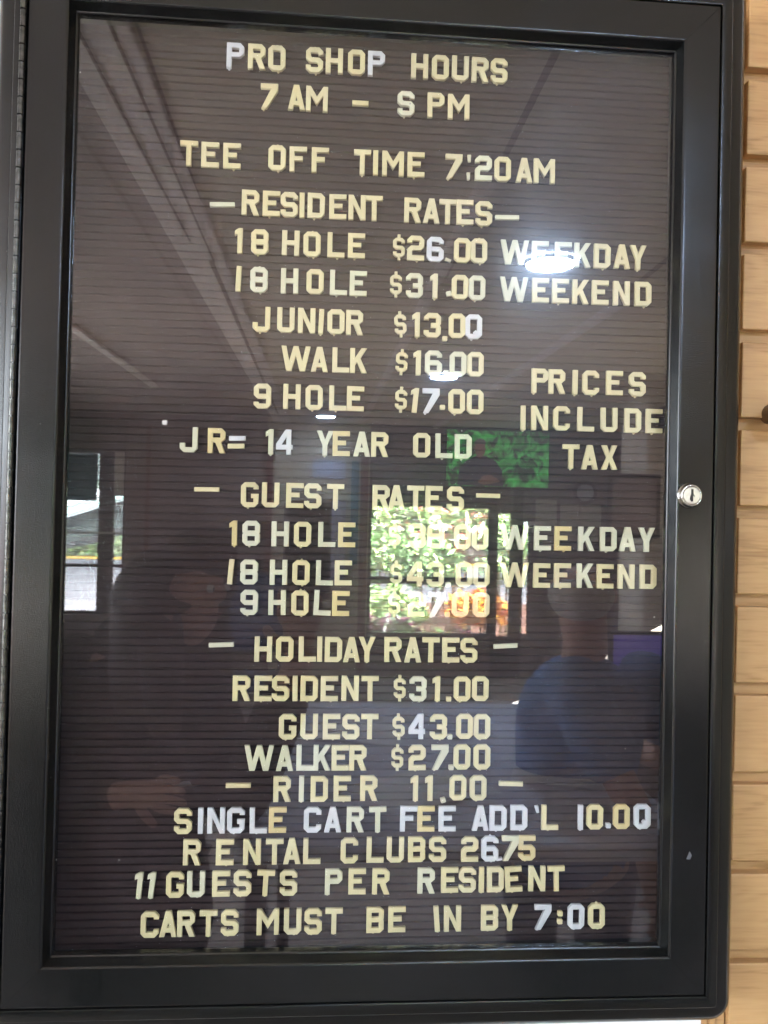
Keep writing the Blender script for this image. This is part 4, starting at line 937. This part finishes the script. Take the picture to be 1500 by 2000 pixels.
# ============================================================ GARDEN AND STREET OUTSIDE
b = MB(); b.box(-60, 60, -80, -6.97, -1.75, -1.62); tag(b.build('ground', M['soil']), kind='structure')
b = MB(); b.box(-9.0, -1.2, -14.6, -7.6, -1.62, -1.59); tag(b.build('pavement', M['road']), kind='structure')
b = MB(); b.box(-40, 40, -27.5, -14.6, -1.62, -1.585); tag(b.build('road', M['road']), kind='structure')
b = MB(); b.box(-40, 40, -27.8, -27.5, -1.62, -1.50); tag(b.build('kerb', M['yellow']), kind='structure')
b = MB(); b.box(0.9, 3.2, -9.8, -9.0, -1.62, -1.58); tag(b.build('path', M['road']), kind='structure')
def leaves(center, size, n, ls, mats, wts, rnd):
    V = []; F = []; mi = []
    for i in range(n):
        while True:
            q = Vector((rnd.uniform(-1, 1), rnd.uniform(-1, 1), rnd.uniform(-1, 1)))
            if 0.25 < q.length < 1 + .15 * math.sin(q.x * 9 + q.z * 7): break
        p = Vector((center[0] + q.x * size[0], center[1] + q.y * size[1], center[2] + q.z * size[2]))
        a = ls * rnd.uniform(.6, 1.3); e = Euler((rnd.uniform(-1, 1) * 1.2, rnd.uniform(-1, 1) * 1.2, rnd.uniform(0, 6.28))).to_matrix()
        k = len(V)
        for u, v in ((-1, 0), (0, -.45), (1, 0), (0, .45)):
            V.append(p + e @ Vector((u * a, v * a, 0)))
        F.append((k, k + 1, k + 2, k + 3)); mi.append(rnd.choices(range(len(mats)), wts)[0])
    return V, F, mi
rnd = random.Random(3)
def shrub(name, label, cat, center, size, n, ls, mats, wts, group=None, stem=True):
    r = empty(name, (center[0], center[1], -1.62)); tag(r, label, cat, group)
    V, F, mi = leaves((0, 0, center[2] + 1.62), size, n, ls, mats, wts, rnd)
    mesh_obj('foliage', V, F, None, r, mats=mats, fm=mi)
    if stem:
        b = MB()
        for i in range(5):
            a = i * 1.26; b.cyl((0.03 * math.cos(a), .03 * math.sin(a), 0), (size[0] * .5 * math.cos(a), size[1] * .5 * math.sin(a), center[2] + 1.62), .02, .008, n=6)
        b.build('stem', M['trunk'], r)
    return r
Lf, L2, Ld, Pu, Or, Pk, Wh = (M[k] for k in ('leaf', 'leaf2', 'leafd', 'purple', 'orange', 'pinkf', 'whitef'))
shrub('shrub', 'yellow green clipped shrub low in the left of the garden window', 'shrub', (0.68, -8.5, -1.12), (0.50, 0.35, 0.36), 1500, .05, [L2, Lf, Ld], [6, 3, 1])
shrub('flowering_plant', 'bright orange flowers low at the right of the garden window', 'flowers', (1.62, -7.75, -0.96), (0.36, 0.26, 0.20), 420, .075, [Or, L2, Pk], [9, 1, 1])
shrub('purple_plant', 'purple leaved plants along the bottom left of the garden window', 'plant', (0.62, -7.6, -1.22), (0.40, 0.25, 0.18), 700, .06, [Pu, L2, Wh, Ld], [6, 2, 1, 2])
shrub('purple_plant', 'purple and red leaved plants under the orange flowers', 'plant', (1.35, -7.55, -1.33), (0.38, 0.25, 0.16), 600, .06, [Pu, Ld, Pk, Lf], [5, 3, 1, 2])
shrub('flowering_shrub', 'tall green shrub with pink flowers at the top right of the garden window', 'shrub', (1.75, -10.6, 0.05), (0.80, 0.5, 0.50), 2200, .085, [Lf, L2, Pk, Ld, Wh], [4, 5, 2.4, 1.5, 1.6])
shrub('flowering_shrub', 'tall pale green shrub with white flowers at the top left of the garden window', 'shrub', (0.65, -10.8, -0.05), (0.80, 0.5, 0.55), 2200, .085, [L2, Lf, Wh, Ld, Pk], [5, 3, 2.4, 1.5, .8])
shrub('shrub', 'dark green shrub in the middle of the garden window', 'shrub', (1.30, -9.4, -0.55), (0.45, 0.35, 0.32), 1100, .07, [Ld, Lf, L2], [4, 4, 1])
shrub('shrub', 'olive green shrub left of the middle in the garden window', 'shrub', (0.72, -9.6, -0.42), (0.42, 0.35, 0.30), 900, .06, [Lf, L2, Ld], [4, 3, 3])
shrub('shrub', 'green shrub seen through the narrow sidelight window', 'shrub', (2.2, -9.0, -0.35), (0.35, 0.3, 0.5), 800, .06, [Lf, L2, Ld], [4, 3, 3])
shrub('shrub', 'green bush beyond the road in the left half of the street window', 'shrub', (-9.8, -28.8, -1.02), (1.5, 0.8, 0.75), 1800, .15, [Lf, L2, Ld], [5, 4, 2])
shrub('shrub', 'green bush beyond the road in the right half of the street window', 'shrub', (-7.7, -28.6, -1.05), (1.1, 0.8, 0.65), 1400, .15, [L2, Lf, Ld], [5, 4, 2])
for (x, y, s) in ((-3.5, -24, 1.0), (1.5, -22, 1.15), (6, -25, 1.1), (-8, -24, 1.2), (-0.9, -26, 1.0), (3.8, -21, .9)):
    y -= 10; r = empty('tree', (x, y, -1.62)); nm_ = 'far left|left|middle|right|far right'
    lab = {-3.5: 'tree across the road behind the street window, second from left', 1.5: 'tree across the road straight behind the garden window', 6: 'tree across the road farthest to the right', -8: 'tree across the road farthest to the left', -0.9: 'tree across the road farthest back in the middle', 3.8: 'smallest tree across the road right of the garden window'}[x]
    tag(r, lab, 'tree', 'trees across the road')
    b = MB(); b.cyl((0, 0, 0), (.1, 0, 2.4 * s), .20 * s, .12 * s, n=10)
    for a in range(5): b.cyl((.08, 0, 2.0 * s), (1.2 * s * math.cos(a * 1.3), 1.0 * s * math.sin(a * 1.3), 3.6 * s), .08 * s, .03 * s, n=6)
    b.build('trunk', M['trunk'], r)
    V, F, mi = leaves((0, 0, 3.6 * s), (2.6 * s, 2.0 * s, 1.9 * s), 3600, .17, [Lf, Ld, L2], [4, 3, 2], rnd)
    mesh_obj('crown', V, F, None, r, mats=[Lf, Ld, L2], fm=mi)
# sloping awning seen through the street window
aw = empty('awning', (-3.0, -8.4, 0)); tag(aw, 'white and teal sloping awning outside the street window', 'awning')
def slant(name, x0, z0, x1, z1, th, y0, y1, m):
    V = [(x0, y0, z0), (x1, y0, z1), (x1, y1, z1), (x0, y1, z0), (x0, y0, z0 - th), (x1, y0, z1 - th), (x1, y1, z1 - th), (x0, y1, z0 - th)]
    return fixn(mesh_obj(name, V, [(0, 1, 2, 3), (7, 6, 5, 4), (0, 4, 5, 1), (1, 5, 6, 2), (2, 6, 7, 3), (3, 7, 4, 0)], m, aw))
slant('upper_band', -0.35, 0.05, 0.75, 0.42, .085, 0, -.05, M['awn'])
slant('lower_band', -0.35, -0.06, 0.75, 0.31, .075, 0.02, -.03, M['awn2'])
slant('canopy', -0.35, -0.15, 0.75, 0.22, .30, -0.10, -1.6, M['roofd'])
slant('reflection_fascia', -0.35, 1.60, 0.75, 1.60, 1.2, -0.4, -.45, M['roofd'])  # made tall to stand in for the ceiling reflected in the top pane
# ============================================================ THE TWO PEOPLE
def skin_obj(name, pts, edges, m, parent, root, sub=2):
    keys = list(pts); ix = {k: i for i, k in enumerate(keys)}
    me = bpy.data.meshes.new(name)
    me.from_pydata([pts[k][0] for k in keys], [(ix[a], ix[b]) for a, b in edges], [])
    me.materials.append(m)
    o = bpy.data.objects.new(name, me); COL.objects.link(o); o.parent = parent
    sk = o.modifiers.new('skin', 'SKIN'); sk.use_smooth_shade = True
    for k in keys:
        r = pts[k][1]; d = me.skin_vertices[0].data[ix[k]]
        d.radius = r if isinstance(r, tuple) else (r, r)
        d.use_root = (k == root)
    sb = o.modifiers.new('sub', 'SUBSURF'); sb.levels = sub; sb.render_levels = sub
    return o
def hand(pts, edges, pre, wrist_key, wrist, fwd, side, palm_n, curl):
    fwd, side, palm_n = (Vector(v).normalized() for v in (fwd, side, palm_n)); wv = Vector(wrist)
    kn = wv + fwd * .045; pts[pre + 'palm'] = (kn, (.026, .016)); edges.append((wrist_key, pre + 'palm'))
    for i, (off, ln) in enumerate(((-.030, .066), (-.010, .076), (.010, .071), (.029, .056))):
        p = kn + fwd * .030 + side * off; d = fwd.copy(); prev = pre + 'palm'
        pts[pre + 'f%d0' % i] = (p, .0095); edges.append((prev, pre + 'f%d0' % i)); prev = pre + 'f%d0' % i
        for j, fr in enumerate((.45, .32, .23)):
            d = (d + palm_n * curl).normalized(); p = p + d * ln * fr
            k = pre + 'f%d%d' % (i, j + 1); pts[k] = (p, .0085 - j * .0008); edges.append((prev, k)); prev = k
    p = wv + fwd * .022 - side * .030; pts[pre + 't0'] = (p, .012); edges.append((pre + 'palm', pre + 't0'))
    d = (fwd * .8 - side * .6 + palm_n * .3).normalized(); prev = pre + 't0'
    for j in range(2):
        p = p + d * .030; d = (d + palm_n * .3 + side * .2).normalized(); k = pre + 't%d' % (j + 1)
        pts[k] = (p, .0095 - j * .001); edges.append((prev, k)); prev = k
def person(label, J, face, matlist, hair_pts, shirt_sleeve, hands):
    root = empty('person', (J['pelvis'][0], J['pelvis'][1], FL)); tag(root, label, 'person')
    L = lambda v: Vector(v) - root.location
    P = {k: L(v) for k, v in J.items()}
    f = Vector(face).normalized(); up = Vector((0, 0, 1)); sd = f.cross(up)
    pts = {'pelvis': (P['pelvis'], (.13, .10)), 'spine': (P['spine'], (.115, .09)), 'chest': (P['chest'], (.118, .082)), 'neck': (P['neck'], .052)}
    hc = P['head']
    pts['jaw'] = (hc - up * .06 + f * .012, .060); pts['skull'] = (hc + up * .01, (.076, .088)); pts['crown'] = (hc + up * .07 - f * .01, .060)
    pts['nose'] = (hc + f * .100 - up * .012, .011); pts['chin'] = (hc + f * .062 - up * .088, .022)
    E_ = [('pelvis', 'spine'), ('spine', 'chest'), ('chest', 'neck'), ('neck', 'jaw'), ('jaw', 'skull'), ('skull', 'crown'), ('skull', 'nose'), ('jaw', 'chin')]
    for s, k in ((1, 'l'), (-1, 'r')):
        pts['ear' + k] = (hc + sd * s * .088 - f * .01 - up * .01, (.008, .020)); E_.append(('skull', 'ear' + k))
        pts['sh' + k] = (P['sh' + k], .046); pts['el' + k] = (P['el' + k], .040); pts['wr' + k] = (P['wr' + k], .027)
        um = (P['sh' + k] + P['el' + k]) / 2; pts['um' + k] = (um, .043)
        E_ += [('chest', 'sh' + k), ('sh' + k, 'um' + k), ('um' + k, 'el' + k), ('el' + k, 'wr' + k)]
        hd = hands[k]; hand(pts, E_, 'h' + k, 'wr' + k, P['wr' + k], *hd)
        hp = P['pelvis'] + sd * s * .09; pts['hip' + k] = (hp - up * .08, .085); pts['kn' + k] = (Vector((hp.x, hp.y, .47)), .055)
        pts['an' + k] = (Vector((hp.x, hp.y, .09)), .038); pts['toe' + k] = (Vector((hp.x, hp.y, .045)) + f * .15, (.045, .028))
        E_ += [('pelvis', 'hip' + k), ('hip' + k, 'kn' + k), ('kn' + k, 'an' + k), ('an' + k, 'toe' + k)]
    body = skin_obj('body', pts, E_, M['skin'], root, 'pelvis')
    shirt_m, trouser_m, hair_m = matlist
    W2 = 1.25 if shirt_sleeve > .9 else 1.0
    sp = {'a': (P['pelvis'] - up * (.34 if shirt_sleeve > .9 else .10), (.30, .28) if shirt_sleeve > .9 else (.168, .128)), 'a2': (P['pelvis'] + up * .04, (.176 * W2, .158)), 'b': (P['spine'], (.155 * W2, .125)), 'c': (P['chest'], (.205 * W2, .150)), 'n': (P['neck'] - up * .03, .068)}
    se = [('a', 'a2'), ('a2', 'b'), ('b', 'c'), ('c', 'n')]
    if shirt_sleeve > .9:      # the thrown-back hood and collar
        sp['hood'] = (P['neck'] - f * .10 - up * .02 + sd * .04, (.125, .105)); sp['hood2'] = (hc - f * .115 - up * .05 + sd * .02, (.095, .09)); se += [('n', 'hood'), ('hood', 'hood2')]
    for k in 'lr':      # each sleeve grows from inside the torso of the shirt
        a, b_ = P['sh' + k], P['el' + k]
        q = {'i': (P['chest'].lerp(a, .45) + up * .02, .085), 's': (a, .088), 'm': (a.lerp(b_, .40), .076)}
        qe = [('i', 's'), ('s', 'm')]
        if shirt_sleeve > .9:
            q['e'] = (b_, .062); q['w'] = (b_.lerp(P['wr' + k], .92), .044); qe += [('m', 'e'), ('e', 'w')]
        else:
            q['e'] = (a.lerp(b_, shirt_sleeve + .15), .080); qe += [('m', 'e')]
        skin_obj('sleeve', q, qe, shirt_m, root, 'i')
    skin_obj('shirt', sp, se, shirt_m, root, 'a')
    tp = {'a': (P['pelvis'] + up * .03, (.150, .115))}; te = []
    for s, k in ((1, 'l'), (-1, 'r')):
        hp = P['pelvis'] + sd * s * .09
        tp['h' + k] = (hp - up * .10, .100); tp['k' + k] = (Vector((hp.x, hp.y, .47)), .072); tp['f' + k] = (Vector((hp.x, hp.y, .10)), .062)
        te += [('a', 'h' + k), ('h' + k, 'k' + k), ('k' + k, 'f' + k)]
    skin_obj('trousers', tp, te, trouser_m, root, 'a')
    hp_, he_ = hair_pts(hc, f, up, sd, P)
    skin_obj('hair', hp_, he_, hair_m, root, 'a')
    for s in (-1, 1):
        b = MB(); V, F, n = lathe([(.0001, -.009), (.0065, -.0065), (.009, 0), (.0065, .0065), (.0001, .009)], 10)
        o = mesh_obj('eye', V, F, M['whitef'], root, smooth=True); o.location = hc + f * .083 + sd * s * .031 + up * .005
        o2 = mesh_obj('iris', [v * .5 for v in map(Vector, V)], F, M['black'], o, smooth=True); o2.location = f * .006
    b = MB(); V = [hc + f * .083 - up * .052 + sd * x + up * z + f * y for x, z, y in ((-.026, 0, -.010), (0, .006, .004), (.026, 0, -.010), (0, -.007, .003))]
    V += [v - f * .015 for v in V]
    fixn(mesh_obj('lips', V, [(0, 1, 2, 3), (7, 6, 5, 4), (0, 4, 5, 1), (1, 5, 6, 2), (2, 6, 7, 3), (3, 7, 4, 0)], mat('lips_' + label[:3], (0.30, 0.10, 0.09), 0.5), root))
    return root
def long_hair(hc, f, up, sd, P):
    p = {'a': (hc + up * .050 - f * .018, (.122, .122)), 'b': (hc - up * .03 - f * .055, (.125, .112)), 'c': (hc - up * .15 - f * .065, (.135, .085)), 'd': (hc - up * .30 - f * .08, (.13, .07)),
         'fr': (hc + up * .080 + f * .035, .085), 'fs': (hc + up * .03 + f * .03 - sd * .07, .05), 'l1': (hc + sd * .080 - up * .03, .046), 'l2': (hc + sd * .088 - up * .15 + f * .01, .048), 'l3': (hc + sd * .090 - up * .30 + f * .03, .036),
         'r1': (hc - sd * .080 - up * .03, .046), 'r2': (hc - sd * .088 - up * .15 + f * .01, .048), 'r3': (hc - sd * .090 - up * .30 + f * .03, .036)}
    return p, [('a', 'fr'), ('fr', 'fs'), ('a', 'b'), ('b', 'c'), ('c', 'd'), ('a', 'l1'), ('l1', 'l2'), ('l2', 'l3'), ('a', 'r1'), ('r1', 'r2'), ('r2', 'r3')]
def short_hair(hc, f, up, sd, P):
    p = {'a': (hc + up * .040 - f * .030, (.104, .104)), 'b': (hc - up * .03 - f * .045, (.088, .080)), 'c': (hc - up * .07 - f * .04, (.052, .045))}
    return p, [('a', 'b'), ('b', 'c')]
person('person with long dark hair in a dark maroon top holding up a phone',
       dict(pelvis=(-0.50, -1.12, -0.78), spine=(-0.50, -1.13, -0.60), chest=(-0.47, -1.10, -0.43), neck=(-0.40, -1.06, -0.30), head=(-0.335, -1.02, -0.175),
            shl=(-0.60, -1.10, -0.33), ell=(-0.62, -1.00, -0.64), wrl=(-0.415, -0.93, -0.575), shr=(-0.31, -1.02, -0.38), elr=(-0.20, -0.88, -0.60), wrr=(-0.080, -0.668, -0.262)),
       (0.90, 0.44, 0), (M['maroon'], M['jeans'], M['brownhair']), long_hair, 1.0,
       {'l': ((0.85, 0.45, 0.15), (0, 0, 1), (0.2, 0.9, 0), 0.25), 'r': ((0.0, 0.28, 1), (1, 0, 0), (0, 1, 0), 0.30)})
person('person with short grey hair in a navy t-shirt standing with back turned beside the desk',
       dict(pelvis=(0.60, -1.34, -0.86), spine=(0.61, -1.33, -0.68), chest=(0.62, -1.31, -0.47), neck=(0.625, -1.30, -0.31), head=(0.615, -1.30, -0.195),
            shl=(0.80, -1.27, -0.40), ell=(0.90, -1.40, -0.66), wrl=(0.82, -1.58, -0.66), shr=(0.55, -1.19, -0.40), elr=(0.68, -1.04, -0.70), wrr=(0.76, -1.17, -0.91)),
       (0.45, -0.89, 0), (M['navy'], M['jeans'], M['greyhair']), short_hair, .55,
       {'l': ((-0.3, -0.9, -0.1), (0, 0, 1), (-0.9, 0.3, 0), 0.25), 'r': ((0.3, -0.3, -0.9), (0, 1, 0), (-1, 0, 0), 0.2)})
# the phone that takes the picture, and the paper in the other hand
ph = empty('phone', (-0.071, -0.6195, -0.075)); tag(ph, 'dark phone held up in front of the glass, reflected behind the HOLE letters', 'phone')
b = MB(); b.box(-.0385, .0385, -.004, .004, -.078, .078); b.build('phone_body', M['black'], ph, bevel=.003)
b = MB(); b.box(.004, .0365, .0042, .0062, .044, .075); b.build('camera_bump', M['black'], ph, bevel=.0015)
for x, z in ((.0135, .066), (.0135, .0525), (.029, .052)):
    b = MB(); b.cyl((x, .0062, z), (x, .0074, z), .0055, n=18); b.build('lens', M['chrome'], ph)
o = sheet('white paper sheet held in the photographer\'s left hand', -0.235, -0.95, 0.10, .16, .21, -0.565, 0.25)
